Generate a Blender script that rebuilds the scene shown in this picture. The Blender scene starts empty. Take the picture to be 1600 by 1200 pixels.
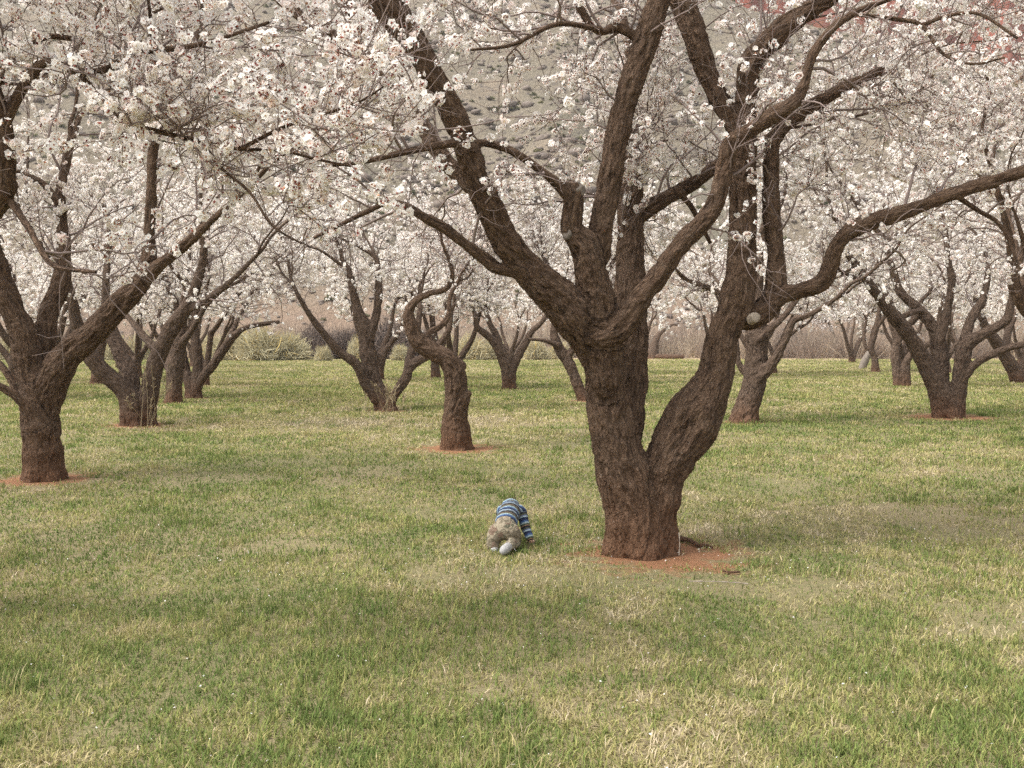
import bpy, math, random
import numpy as np
from mathutils import Vector, Matrix, kdtree
R = math.radians
scene = bpy.context.scene
C = scene.collection

# ------------------------------------------------------------ camera, sky, sun, exposure
F = 1570.0                      # focal length in photo pixels (1600 wide)
CAMH = 1.55
PITCH = math.atan(70 / F)       # horizon 70 px above the middle
cam_d = bpy.data.cameras.new('camera')
cam_d.sensor_width = 36.0
cam_d.lens = 36.0 * F / 1600.0
cam_d.clip_start = 0.05
cam_d.clip_end = 3000
cam = bpy.data.objects.new('camera', cam_d)
cam.location = (0, 0, CAMH)
cam.rotation_euler = (math.pi / 2 - PITCH, 0, 0)
C.objects.link(cam)
scene.camera = cam

SUN_EL, SUN_AZ = R(58), R(-112)   # azimuth from +Y towards +X
w = bpy.data.worlds.new('World')
scene.world = w
w.use_nodes = True
wn = w.node_tree.nodes
wn.clear()
sky = wn.new('ShaderNodeTexSky')
sky.sky_type = 'NISHITA'
sky.sun_disc = False
sky.sun_elevation = SUN_EL
sky.sun_rotation = SUN_AZ
sky.air_density = 1.0
sky.dust_density = 4.0
hs = wn.new('ShaderNodeHueSaturation')
hs.inputs['Saturation'].default_value = 0.2
bg = wn.new('ShaderNodeBackground')
bg.inputs['Strength'].default_value = 0.15
wo = wn.new('ShaderNodeOutputWorld')
w.node_tree.links.new(sky.outputs[0], hs.inputs['Color'])
w.node_tree.links.new(hs.outputs[0], bg.inputs['Color'])
w.node_tree.links.new(bg.outputs[0], wo.inputs['Surface'])

sun_d = bpy.data.lights.new('sun', 'SUN')
sun_d.energy = 1.3
sun_d.angle = R(18)
sun_d.color = (1.0, 0.975, 0.94)
sun = bpy.data.objects.new('sun', sun_d)
sdir = Vector((math.cos(SUN_EL) * math.sin(SUN_AZ), math.cos(SUN_EL) * math.cos(SUN_AZ), math.sin(SUN_EL)))
sun.rotation_euler = sdir.to_track_quat('Z', 'Y').to_euler()
sun.location = (0, 0, 60)
C.objects.link(sun)
scene.view_settings.view_transform = 'Standard'
scene.view_settings.look = 'None'
scene.view_settings.exposure = 1.34
scene.view_settings.gamma = 1.0
scene.cycles.max_bounces = 8
scene.cycles.diffuse_bounces = 5
scene.cycles.transmission_bounces = 6
scene.cycles.use_denoising = False
scene.cycles.sample_clamp_indirect = 4.0

# ------------------------------------------------------------ numpy helpers
CP, SP = math.cos(PITCH), math.sin(PITCH)
def P(px, py, Y):
    """photo pixel at distance Y ahead of the viewpoint -> world point (for measuring the photo)"""
    a = (px - 800) / F
    b = (600 - py) / F
    d = np.array([a, CP + b * SP, -SP + b * CP])
    t = Y / d[1]
    return np.array([0, 0, CAMH]) + t * d
def groundY(py):
    b = (600 - py) / F
    dz = -SP + b * CP
    return (CP + b * SP) * (-CAMH / dz)

def _hash(i, j, k, seed):
    h = (i.astype(np.int64) * 374761393 + j.astype(np.int64) * 668265263 + k.astype(np.int64) * 2147483647 + seed * 1274126177) & 0xffffffff
    h = ((h ^ (h >> 13)) * 1274126177) & 0xffffffff
    h = (h ^ (h >> 16)) & 0xffffffff
    return h / 4294967295.0
def vnoise(p, seed=0):
    p = np.asarray(p, float)
    i = np.floor(p).astype(np.int64)
    f = p - i
    f = f * f * (3 - 2 * f)
    out = 0
    for a in (0, 1):
        for b in (0, 1):
            for c in (0, 1):
                wgt = (f[:, 0] if a else 1 - f[:, 0]) * (f[:, 1] if b else 1 - f[:, 1]) * (f[:, 2] if c else 1 - f[:, 2])
                out = out + wgt * _hash(i[:, 0] + a, i[:, 1] + b, i[:, 2] + c, seed)
    return out * 2 - 1
def fbm(p, seed=0, octv=3):
    s, a, tot = 0, 1.0, 0
    p = np.asarray(p, float)
    for o in range(octv):
        s = s + a * vnoise(p * (2.03 ** o) + o * 17.3, seed + o)
        tot += a
        a *= 0.5
    return s / tot
def fbm2(x, y, seed=0, octv=3):
    return fbm(np.stack([x, y, np.full_like(x, 3.7)], 1), seed, octv)
def nrm(v):
    return v / np.maximum(np.linalg.norm(v, axis=-1, keepdims=True), 1e-9)

def make_mesh(name, V, faces, mats=(), attrs=None, smooth=True):
    """faces: list of (index array [n,k], material index)"""
    me = bpy.data.meshes.new(name)
    V = np.asarray(V, np.float32)
    me.vertices.add(len(V))
    me.vertices.foreach_set('co', V.ravel())
    li, ls, mi, off = [], [], [], 0
    for f, m in faces:
        f = np.asarray(f, np.int32)
        if len(f) == 0:
            continue
        k = f.shape[1]
        li.append(f.ravel())
        ls.append(off + np.arange(len(f), dtype=np.int32) * k)
        mi.append(np.full(len(f), m, np.int32))
        off += f.size
    li, ls, mi = np.concatenate(li), np.concatenate(ls), np.concatenate(mi)
    me.loops.add(len(li))
    me.loops.foreach_set('vertex_index', li)
    me.polygons.add(len(ls))
    me.polygons.foreach_set('loop_start', ls)
    me.polygons.foreach_set('material_index', mi)
    if smooth:
        me.polygons.foreach_set('use_smooth', np.ones(len(ls), bool))
    for m in mats:
        me.materials.append(m)
    for an, (typ, arr) in (attrs or {}).items():
        at = me.attributes.new(an, typ, 'POINT')
        at.data.foreach_set('vector' if typ == 'FLOAT_VECTOR' else 'value', np.asarray(arr, np.float32).ravel())
    me.update(calc_edges=True)
    return me
def add(name, me, parent=None, loc=None):
    o = bpy.data.objects.new(name, me)
    C.objects.link(o)
    if parent is not None:
        o.parent = parent
    if loc is not None:
        o.location = loc
    return o
def tag(o, label=None, cat=None, group=None, kind=None):
    for k, v in (('label', label), ('category', cat), ('group', group), ('kind', kind)):
        if v:
            o[k] = v
    return o
def empty(name, loc, label, cat, group=None):
    o = bpy.data.objects.new(name, None)
    o.empty_display_size = 0.2
    C.objects.link(o)
    o.location = loc
    return tag(o, label, cat, group)
def copy_tree(o, parent=None):
    c = o.copy()
    C.objects.link(c)
    c.parent = parent
    for ch in list(o.children):
        copy_tree(ch, c)
    return c

def tubes(pts, rad, S):
    """pts [N,K,3], rad [N,K] -> verts, quads, bark coords"""
    N, K, _ = pts.shape
    t = np.empty_like(pts)
    t[:, 1:-1] = pts[:, 2:] - pts[:, :-2]
    t[:, 0] = pts[:, 1] - pts[:, 0]
    t[:, -1] = pts[:, -1] - pts[:, -2]
    t = nrm(t)
    mt = nrm(pts[:, -1] - pts[:, 0])
    ref = np.zeros((N, 3))
    ref[np.arange(N), np.argmin(np.abs(mt), axis=1)] = 1
    n = nrm(np.cross(t, ref[:, None, :]))
    b = np.cross(t, n)
    a = np.arange(S) * 2 * math.pi / S
    ring = np.cos(a)[None, None, :, None] * n[:, :, None, :] + np.sin(a)[None, None, :, None] * b[:, :, None, :]
    V = pts[:, :, None, :] + rad[:, :, None, None] * ring
    seg = np.linalg.norm(np.diff(pts, axis=1), axis=2)
    s = np.concatenate([np.zeros((N, 1)), np.cumsum(seg, 1)], 1)
    off = (np.arange(N) * 7.13 % 50)[:, None]
    bc = np.empty((N, K, S, 3))
    bc[..., 0] = np.cos(a)[None, None, :] * rad[:, :, None]
    bc[..., 1] = np.sin(a)[None, None, :] * rad[:, :, None]
    bc[..., 2] = (s + off)[:, :, None]
    base = (np.arange(N) * K * S)[:, None, None] + (np.arange(K - 1) * S)[None, :, None] + np.arange(S)[None, None, :]
    nxt = (np.arange(N) * K * S)[:, None, None] + (np.arange(K - 1) * S)[None, :, None] + ((np.arange(S) + 1) % S)[None, None, :]
    Q = np.stack([base, nxt, nxt + S, base + S], -1).reshape(-1, 4)
    return V.reshape(-1, 3), Q, bc.reshape(-1, 3)

class Geo:
    def __init__(self):
        self.V, self.f, self.A, self.n = [], {}, {}, 0
    def put(self, V, faces, **attrs):
        """faces: list of (array, material)"""
        for f, m in faces:
            f = np.asarray(f)
            if len(f):
                self.f.setdefault((f.shape[1], m), []).append(f + self.n)
        self.V.append(V)
        self.n += len(V)
        for k, a in attrs.items():
            self.A.setdefault(k, []).append(a)
    def mesh(self, name, mats, types=None, smooth=True, origin=None):
        V = np.concatenate(self.V)
        if origin is not None:
            V = V - np.asarray(origin)[None]
        return make_mesh(name, V, [(np.concatenate(v), m) for (k, m), v in self.f.items()], mats,
                         {k: ((types or {}).get(k, 'FLOAT'), np.concatenate(a)) for k, a in self.A.items()}, smooth)

def catmull(pts, step):
    """pts [n,4] (xyz + radius) resampled about every step metres"""
    p = np.asarray(pts, float)
    p = np.concatenate([[2 * p[0] - p[1]], p, [2 * p[-1] - p[-2]]])
    out = []
    for i in range(1, len(p) - 2):
        a, b, c, d = p[i - 1], p[i], p[i + 1], p[i + 2]
        m = max(2, int(np.linalg.norm(c[:3] - b[:3]) / step))
        t = (np.arange(m) / m)[:, None]
        out.append(0.5 * ((2 * b) + (-a + c) * t + (2 * a - 5 * b + 4 * c - d) * t ** 2 + (-a + 3 * b - 3 * c + d) * t ** 3))
    out.append(p[-2][None])
    o = np.concatenate(out)
    o[:, 3] = np.maximum(o[:, 3], 0.004)
    return o

def uv_sphere(c, r, nu=10, nv=6):
    V = [c + np.array([0, 0, r])]
    for j in range(1, nv):
        th = math.pi * j / nv
        for i in range(nu):
            ph = 2 * math.pi * i / nu
            V.append(c + r * np.array([math.sin(th) * math.cos(ph), math.sin(th) * math.sin(ph), math.cos(th)]))
    V.append(c - np.array([0, 0, r]))
    T, Q = [], []
    for i in range(nu):
        T.append((0, 1 + i, 1 + (i + 1) % nu))
        T.append((len(V) - 1, 1 + (nv - 2) * nu + (i + 1) % nu, 1 + (nv - 2) * nu + i))
        for j in range(nv - 2):
            a = 1 + j * nu
            Q.append((a + i, a + nu + i, a + nu + (i + 1) % nu, a + (i + 1) % nu))
    return np.array(V), np.array(T), np.array(Q)

def remesh_union(chains, voxel, smooth=5, extra=()):
    """chains: resampled [n,4] arrays -> verts, quads of one welded skin"""
    g = Geo()
    for c in chains:
        S = 14
        V, Q, _ = tubes(c[None, :, :3], c[None, :, 3], S)
        n = len(V)
        g.put(np.concatenate([V, c[:1, :3], c[-1:, :3]]),
              [(Q, 0), (np.array([((i + 1) % S, i, n) for i in range(S)] + [(n - S + i, n - S + (i + 1) % S, n + 1) for i in range(S)]), 0)])
        for e in (c[0], c[-1]):
            if len(chains) < 30 or e[3] > 0.03:
                V, T, Q = uv_sphere(e[:3], e[3] * 0.98)
                g.put(V, [(T, 0), (Q, 0)])
    for e in extra:
        V, T, Q = uv_sphere(np.zeros(3), 1.0, 16, 10)
        g.put(V * np.asarray(e[1])[None] + np.asarray(e[0])[None], [(T, 0), (Q, 0)])
    me = g.mesh('tmp', [])
    ob = bpy.data.objects.new('tmp', me)
    C.objects.link(ob)
    m = ob.modifiers.new('r', 'REMESH')
    m.mode = 'VOXEL'
    m.voxel_size = voxel
    if smooth:
        s = ob.modifiers.new('s', 'SMOOTH')
        s.factor = 0.5
        s.iterations = smooth
    dg = bpy.context.evaluated_depsgraph_get()
    dg.update()
    me2 = bpy.data.meshes.new_from_object(ob.evaluated_get(dg))
    V = np.empty(len(me2.vertices) * 3, np.float32)
    me2.vertices.foreach_get('co', V)
    Nn = np.empty(len(me2.vertices) * 3, np.float32)
    me2.vertices.foreach_get('normal', Nn)
    Q = np.array([list(p.vertices) for p in me2.polygons if len(p.vertices) == 4])
    T = np.array([list(p.vertices) for p in me2.polygons if len(p.vertices) == 3]).reshape(-1, 3)
    bpy.data.objects.remove(ob)
    bpy.data.meshes.remove(me)
    bpy.data.meshes.remove(me2)
    return V.reshape(-1, 3).astype(float), Nn.reshape(-1, 3).astype(float), Q, T

# ------------------------------------------------------------ materials
class NT:
    def __init__(self, name):
        self.m = bpy.data.materials.new(name)
        self.m.use_nodes = True
        self.t = self.m.node_tree
        self.t.nodes.clear()
    def n(self, typ, inp=None, **props):
        nd = self.t.nodes.new(typ)
        for k, v in props.items():
            setattr(nd, k, v)
        for k, v in (inp or {}).items():
            s = nd.inputs[k]
            if hasattr(v, 'is_output') or isinstance(v, bpy.types.NodeSocket):
                self.t.links.new(v, s)
            else:
                s.default_value = v
        return nd
    def noise(self, vec, scale, detail=4, rough=0.55, dist=0.0):
        return self.n('ShaderNodeTexNoise', {'Vector': vec, 'Scale': scale, 'Detail': detail, 'Roughness': rough, 'Distortion': dist}).outputs['Fac']
    def ramp(self, fac, stops, interp='LINEAR'):
        nd = self.n('ShaderNodeValToRGB', {'Fac': fac})
        cr = nd.color_ramp
        cr.interpolation = interp
        while len(cr.elements) < len(stops):
            cr.elements.new(0.5)
        for e, (p, c) in zip(cr.elements, stops):
            e.position = p
            e.color = (*c, 1) if len(c) == 3 else c
        return nd.outputs['Color']
    def mix(self, fac, a, b, mode='MIX'):
        nd = self.n('ShaderNodeMix', data_type='RGBA', blend_type=mode)
        for s, v in ((nd.inputs[0], fac), (nd.inputs[6], a), (nd.inputs[7], b)):
            if isinstance(v, bpy.types.NodeSocket):
                self.t.links.new(v, s)
            else:
                s.default_value = (*v, 1) if isinstance(v, tuple) and len(v) == 3 else v
        return nd.outputs[2]
    def math(self, op, a, b=0.0, c=0.0, clamp=False):
        nd = self.n('ShaderNodeMath', operation=op, use_clamp=clamp)
        for i, v in enumerate((a, b, c)):
            if isinstance(v, bpy.types.NodeSocket):
                self.t.links.new(v, nd.inputs[i])
            else:
                nd.inputs[i].default_value = v
        return nd.outputs[0]
    def attr(self, name):
        return self.n('ShaderNodeAttribute', attribute_name=name)
    def scale(self, vec, s):
        return self.n('ShaderNodeMapping', {'Vector': vec, 'Scale': s}).outputs[0]
    def maprange(self, v, a, b, c=0.0, d=1.0):
        return self.n('ShaderNodeMapRange', {'Value': v, 'From Min': a, 'From Max': b, 'To Min': c, 'To Max': d}).outputs[0]
    def out(self, sh):
        o = self.n('ShaderNodeOutputMaterial')
        self.t.links.new(sh, o.inputs['Surface'])
        return self.m
    def bsdf(self, col, rough=0.85, bump=None, bstr=0.5, bdist=0.01, spec=0.3):
        d = {'Base Color': col if isinstance(col, bpy.types.NodeSocket) else (*col, 1), 'Roughness': rough, 'Specular IOR Level': spec}
        if bump is not None:
            d['Normal'] = self.n('ShaderNodeBump', {'Height': bump, 'Strength': bstr, 'Distance': bdist}).outputs[0]
        return self.n('ShaderNodeBsdfPrincipled', d).outputs[0]
    def thin(self, col, trans=0.4):
        a = self.n('ShaderNodeBsdfDiffuse', {'Color': col if isinstance(col, bpy.types.NodeSocket) else (*col, 1)}).outputs[0]
        b = self.n('ShaderNodeBsdfTranslucent', {'Color': col if isinstance(col, bpy.types.NodeSocket) else (*col, 1)}).outputs[0]
        return self.n('ShaderNodeMixShader', {'Fac': trans, 1: a, 2: b}).outputs[0]

def mat_bark(name, base, light, stain_h):
    t = NT(name)
    bc = t.attr('bark').outputs['Vector']
    pos = t.n('ShaderNodeNewGeometry').outputs['Position']
    ridged = t.scale(bc, (1, 1, 0.28))
    n1 = t.noise(ridged, 55, 5, 0.65, 0.6)
    n2 = t.noise(bc, 9, 3)
    wob = t.n('ShaderNodeTexNoise', {'Vector': bc, 'Scale': 16.0, 'Detail': 4.0}).outputs['Color']
    wv = t.n('ShaderNodeVectorMath', {0: ridged, 1: t.n('ShaderNodeVectorMath', {0: wob, 'Scale': 0.06}, operation='SCALE').outputs[0]}, operation='ADD').outputs[0]
    vor = t.n('ShaderNodeTexVoronoi', {'Vector': wv, 'Scale': 46.0, 'Randomness': 1.0}, feature='DISTANCE_TO_EDGE').outputs['Distance']
    crack = t.maprange(vor, 0.0, 0.22)
    h = t.math('ADD', t.math('MULTIPLY', n1, 0.95), t.math('MULTIPLY', crack, 0.2))
    col = t.ramp(h, [(0.25, tuple(c * 0.55 for c in base)), (0.55, base), (0.85, light)])
    fis = t.noise(t.scale(bc, (1, 1, .22)), 34, 3, .55, .9)
    col = t.mix(t.maprange(fis, 0.30, 0.46, 0.75, 0.0), col, tuple(c * 0.3 for c in base))
    h = t.math('ADD', h, t.math('MULTIPLY', t.maprange(fis, 0.28, 0.5), 0.8))
    col = t.mix(t.maprange(n2, 0.4, 0.75, 0, 0.5), col, (light[0] * 0.8, light[1] * 0.82, light[2] * 0.85))
    col = t.mix(t.maprange(t.noise(bc, 75, 2), 0.66, 0.74, 0, 0.55), col, (0.34, 0.29, 0.24))
    # red dust rubbed into the foot of the trunk
    z = t.n('ShaderNodeSeparateXYZ', {'Vector': pos}).outputs['Z']
    zz = t.math('ADD', z, t.math('MULTIPLY', t.noise(bc, 6, 4), -0.5 * stain_h))
    st = t.maprange(zz, -0.15, stain_h, 0.8, 0.0)
    st = t.math('MULTIPLY', st, t.maprange(n1, 0.3, 0.7, 0.5, 1.0))
    col = t.mix(st, col, (0.16, 0.074, 0.035))
    return t.out(t.bsdf(col, 0.9, t.math('ADD', h, t.math('MULTIPLY', t.noise(t.scale(bc, (1, 1, .4)), 21, 4, .6, 1.2), 1.2)), 0.85, 0.035, 0.25))

M = {}
M['bark'] = mat_bark('bark', (0.098, 0.058, 0.035), (0.20, 0.130, 0.083), 0.5)
M['bark_far'] = mat_bark('bark_grey_brown', (0.10, 0.064, 0.043), (0.19, 0.132, 0.092), 0.42)
t = NT('twig_bark')
M['twig'] = t.out(t.bsdf(t.mix(t.noise(t.n('ShaderNodeNewGeometry').outputs['Position'], 3, 2), (0.14, 0.10, 0.085), (0.26, 0.20, 0.175)), 0.8))
t = NT('blossom_petal')
tint = t.attr('tint').outputs['Fac']
M['petal'] = t.out(t.thin(t.ramp(tint, [(0.0, (0.84, 0.70, 0.635)), (0.35, (0.89, 0.84, 0.785)), (1.0, (0.91, 0.89, 0.845))]), 0.45))
t = NT('blossom_calyx')
M['calyx'] = t.out(t.bsdf(t.ramp(t.attr('tint').outputs['Fac'], [(0.0, (0.20, 0.03, 0.03)), (0.5, (0.34, 0.09, 0.06)), (0.8, (0.60, 0.36, 0.20)), (1.0, (0.75, 0.62, 0.40))]), 0.7))
t = NT('cut_wood')
pos = t.n('ShaderNodeTexCoord').outputs['Object']
M['cut'] = t.out(t.bsdf(t.mix(t.noise(pos, 30, 4), (0.17, 0.13, 0.095), (0.40, 0.34, 0.27)), 0.8))
t = NT('weathered_cut_wood')
pos = t.n('ShaderNodeTexCoord').outputs['Object']
M['cut_old'] = t.out(t.bsdf(t.mix(t.noise(pos, 25, 4), (0.10, 0.08, 0.065), (0.26, 0.22, 0.18)), 0.85))

# ------------------------------------------------------------ ground shape
def gh(x, y):
    x = np.asarray(x, float)
    y = np.asarray(y, float)
    z = 0.03 * np.sin(x * 0.55 + 1.0) * np.sin(y * 0.42) + 0.012 * np.sin(x * 1.9 + y * 1.3)
    far = np.clip((np.hypot(x, y) - 10) / 20, 0, 1)
    return z * (1 - 0.4 * far)

# ------------------------------------------------------------ trees
rng = np.random.default_rng(11)
def grow(start, d, length, K, wig, up, rs):
    N = len(start)
    pts = np.empty((N, K + 1, 3))
    pts[:, 0] = start
    d = nrm(d)
    for k in range(K):
        d = nrm(d + wig * rs.normal(size=(N, 3)) + up * np.array([0, 0, 1.0]))
        pts[:, k + 1] = pts[:, k] + d * (length / K)[:, None]
    return pts
def sample_on(pts, n, lo, hi, rs, weight=None):
    N, K, _ = pts.shape
    i = rs.choice(N, n, p=weight)
    t = rs.uniform(lo, hi, n) * (K - 1)
    k = np.minimum(t.astype(int), K - 2)
    f = (t - k)[:, None]
    p = pts[i, k] * (1 - f) + pts[i, k + 1] * f
    tg = nrm(pts[i, k + 1] - pts[i, k])
    return i, p, tg, t / (K - 1)
def flowers(g, c, nv, size, tint, petals, calyx):
    """rosettes of kite petals, cupped; calyx: red star behind and eye in front"""
    N = len(c)
    rs = rng
    a = nrm(np.cross(nv, rs.normal(size=(N, 3))))
    b = np.cross(nv, a)
    s = size[:, None] * 0.5
    ph = np.arange(petals) * 2 * math.pi / petals
    wd = 0.45 if petals >= 5 else 0.6
    V = np.empty((N, petals, 4, 3))
    cup = rs.uniform(0.05, 0.45, (N, 1))
    for k in range(petals):
        u = math.cos(ph[k]) * a + math.sin(ph[k]) * b
        v = -math.sin(ph[k]) * a + math.cos(ph[k]) * b
        V[:, k, 0] = c
        V[:, k, 1] = c + s * (0.62 * u + wd * v) + nv * s * cup * 0.7
        V[:, k, 2] = c + s * 1.02 * u + nv * s * cup
        V[:, k, 3] = c + s * (0.62 * u - wd * v) + nv * s * cup * 0.7
    idx = np.arange(N * petals * 4).reshape(-1, 4)
    g.put(V.reshape(-1, 3), [(idx, 0)], tint=np.repeat(tint, petals * 4))
    if calyx:
        back = c - nv * s * 0.12
        W = np.empty((N, 5, 3))
        W[:, 0] = back + a * s * 0.36
        W[:, 1] = back + b * s * 0.36
        W[:, 2] = back - a * s * 0.36
        W[:, 3] = back - b * s * 0.36
        W[:, 4] = c - nv * s * 0.5
        o = np.arange(N)[:, None] * 5
        T = np.concatenate([o + np.array([[k, 4, (k + 1) % 4]]) for k in range(4)])
        eye = np.empty((N, 4, 3))
        e = c + nv * s * 0.1
        for k, (x, y) in enumerate(((1, 0), (0, 1), (-1, 0), (0, -1))):
            eye[:, k] = e + (a * x + b * y) * s * 0.22
        g.put(W.reshape(-1, 3), [(T, 1)], tint=np.repeat(rs.uniform(0, 0.8, N), 5))
        g.put(eye.reshape(-1, 3), [(np.arange(N * 4).reshape(-1, 4), 1)], tint=np.repeat(rs.uniform(0.55, 1, N), 4))

def limb(pts, d=(0, 0), ext=True, fl=1.0):
    return dict(p=pts, d=d, ext=ext, fl=fl)

def limb_world(l, Y):
    pts = l['p']
    ww = [q[2] if len(q) > 2 else None for q in pts]
    last = None
    known = [i for i, v in enumerate(ww) if v is not None]
    ww = np.interp(np.arange(len(pts)), known, [ww[i] for i in known])
    ln = np.concatenate([[0], np.cumsum([math.hypot(pts[i + 1][0] - pts[i][0], pts[i + 1][1] - pts[i][1]) for i in range(len(pts) - 1)])])
    ln = ln / ln[-1]
    out = []
    for q, wd, s in zip(pts, ww, ln):
        y = Y + l['d'][0] + (l['d'][1] - l['d'][0]) * s
        out.append([*P(q[0], q[1], y), wd / 2 * y / F])
    return np.array(out)

def build_tree(label, limbs, base, H, Y, n1, n2, n3, nf, fsize, petals=5, calyx=False, seed=1, zmin=2.0, l1=(0.6, 1.6),
               mat='bark', group='blossoming fruit trees of the orchard', voxel=None, twigS=(5, 4, 3), drop=0.0, stain=None, bumpy=1.0, cuts=(), knots=(), zboost=0.0, keep3=True, name='blossom_tree', zflo=1.5):
    rs = np.random.default_rng(seed)
    base = np.asarray(base, float)
    root = empty(name, base, label, 'tree', group)
    voxel = voxel or max(0.012, 0.0011 * Y)
    fat, thin, parents = [], [], []
    for l in limbs:
        raw = l['raw'] if 'raw' in l else limb_world(l, Y)
        c = catmull(raw, max(0.04, voxel * 2))
        # knobbly wander
        n = len(c)
        c[:, 3] *= 1 + 0.07 * bumpy * fbm(np.stack([np.arange(n) * 0.35 + seed * 3.1, np.full(n, 1.7 * len(fat)), np.zeros(n)], 1), seed, 2)
        e = [c]
        if l['ext']:
            z = c[-1, 2]
            tgt = H * rs.uniform(0.8, 1.0) - z
            nx = 2 if tgt > 1.2 else 1
            for q in range(nx):
                ln = max(0.6, tgt * rs.uniform(0.8, 1.15))
                t0 = nrm(c[-1, :3] - c[max(0, n - 6), :3])
                out = c[-1, :3] - base
                out[2] = 0
                d = nrm(t0 * 1.0 + 0.35 * nrm(out) + rs.normal(size=3) * (0.45 if q else 0.12))
                K = 16
                ps = grow(c[-1:, :3], d[None], np.array([ln]), K, 0.16, 0.07, rs)[0]
                r0 = c[-1, 3] * (0.92 if q == 0 else 0.65)
                rr = np.linspace(r0, 0.005, K + 1) ** 1.0
                cc = catmull(np.concatenate([ps, rr[:, None]], 1), max(0.06, voxel * 2))
                if q == 0:
                    e = [np.concatenate([c, cc[1:]])]
                else:
                    e.append(cc)
        for a in e:
            thr = voxel * 2.2
            m = np.where(a[:, 3] > thr)[0]
            k = m[-1] + 1 if len(m) else 0
            if k >= 3:
                fat.append(a[:k])
                b = a.copy()
                b[:k, 3] *= 0.8
                b[k - 2:k, 3] = a[k - 2:k, 3] * 0.97
                if k < len(a) - 1:
                    thin.append(b[max(0, k - 4):])
            else:
                thin.append(a)
            parents.append((a, l['fl']))
    # ---- trunk and limbs: one welded skin with bark relief
    g = Geo()
    if fat:
        V, N, Q, T = remesh_union(fat, voxel, 4)
        sk = np.concatenate(fat)
        fr = []
        for i, a in enumerate(fat):
            tg = nrm(np.gradient(a[:, :3], axis=0))
            ref = np.zeros(3)
            ref[np.argmin(np.abs(nrm(a[-1, :3] - a[0, :3])))] = 1
            nn = nrm(np.cross(tg, ref))
            s = np.concatenate([[0], np.cumsum(np.linalg.norm(np.diff(a[:, :3], axis=0), axis=1))]) + i * 5.37
            fr.append(np.concatenate([nn, np.cross(tg, nn), s[:, None], tg], 1))
        fr = np.concatenate(fr)
        kd = kdtree.KDTree(len(sk))
        for i, p in enumerate(sk):
            kd.insert(p[:3], i)
        kd.balance()
        near = np.array([kd.find(v)[1] for v in V])
        d = V - sk[near, :3]
        x, y = (d * fr[near, 0:3]).sum(1), (d * fr[near, 3:6]).sum(1)
        s = fr[near, 6] + (d * fr[near, 7:10]).sum(1)
        bark = np.stack([x, y, s], 1)
        r = sk[near, 3]
        k = np.clip(r / 0.2, 0.15, 1.2)
        lump = fbm(V * 5.0, seed, 2) * 0.018 * k
        ridge = (0.5 - np.abs(fbm(bark * np.array([19, 19, 5.5]) + 0.5 * fbm(V * 9, seed + 8, 2)[:, None], seed + 5, 3)) * 2.8) * 0.021 * np.clip(r / 0.1, 0.2, 1)
        foot = np.clip(1 - (V[:, 2] - base[2]) / 0.35, 0, 1) ** 2
        ang = np.arctan2(V[:, 1] - base[1], V[:, 0] - base[0])
        flare = foot * (0.022 + 0.025 * np.sin(ang * 5 + seed)) * np.clip(sk[:, 3].max() / 0.22, 0, 1)
        rk = np.random.default_rng(seed + 900)
        kn = np.zeros(len(V))
        for (kx, ky, kr, amp) in list(knots) + [(None, None, rk.uniform(.03, .06), rk.uniform(.01, .022)) for _ in range(10 if Y < 12 else 3)]:
            if kx is None:
                c = V[rk.integers(len(V))]
            else:
                ray = nrm(P(kx, ky, Y) - np.array([0, 0, CAMH]))
                rel = V - np.array([0, 0, CAMH])
                al = rel @ ray
                off = np.linalg.norm(rel - al[:, None] * ray, axis=1)
                ok = np.where(off < max(off.min() * 1.5, .03))[0]
                c = V[ok[np.argmin(al[ok])]]
            q = np.linalg.norm((V - c) * np.array([1, 1, .6]), axis=1) / kr
            kn += amp * (np.exp(-q ** 2) - (0.9 * np.exp(-(q / .4) ** 2) if amp > 0 else 0))
        V = V + N * (lump * bumpy + ridge + flare + kn)[:, None]
        g.put(V, [(Q, 0), (T, 0)], bark=bark)
    for a in thin:
        V, Q, bc = tubes(a[None, :, :3], a[None, :, 3], 8)
        g.put(V, [(Q, 0)], bark=bc)
    tr = add('trunk', g.mesh('trunk', [M[mat]], {'bark': 'FLOAT_VECTOR'}, origin=base), root)
    # ---- crown of branches
    pp, pw, pt = [], [], []
    for a, fl in parents:
        seg = np.linalg.norm(np.diff(a[:, :3], axis=0), axis=1)
        z = a[:-1, 2]
        pp.append(np.concatenate([a[:-1], nrm(np.diff(a[:, :3], axis=0))], 1))
        pw.append(seg * fl * np.clip((z - zmin) / 0.5, 0, 1) * np.where(a[:-1, 3] > 0.09, 0.4, 1) * (1 + zboost * (z < 4.2)))
    pp, pw = np.concatenate(pp), np.concatenate(pw)
    i = rs.choice(len(pp), n1, p=pw / pw.sum())
    st, tg, pr = pp[i, :3], pp[i, 4:7], pp[i, 3]
    perp = nrm(np.cross(tg, rs.normal(size=(n1, 3))))
    outv = st - base
    outv[:, 2] = 0
    d = 0.45 * tg + perp + 0.3 * nrm(outv) + np.array([0, 0, 0.25])
    d = nrm(d)
    d[:, 2] = np.maximum(d[:, 2], -0.1)
    ln1 = rs.uniform(l1[0], l1[1], n1)
    b1 = grow(st, d, ln1, 8, 0.24, 0.03 - drop, rs)
    r1 = np.minimum(pr * 0.55, 0.005 + 0.007 * ln1)
    rad1 = r1[:, None] * np.linspace(1, 0.28, 9)[None]
    m2 = n1 * n2
    i2, p2, t2, f2 = sample_on(b1, m2, 0.15, 1.0, rs, ln1 / ln1.sum())
    d2 = 0.6 * t2 + nrm(np.cross(t2, rs.normal(size=(m2, 3)))) + np.array([0, 0, 0.18])
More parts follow.
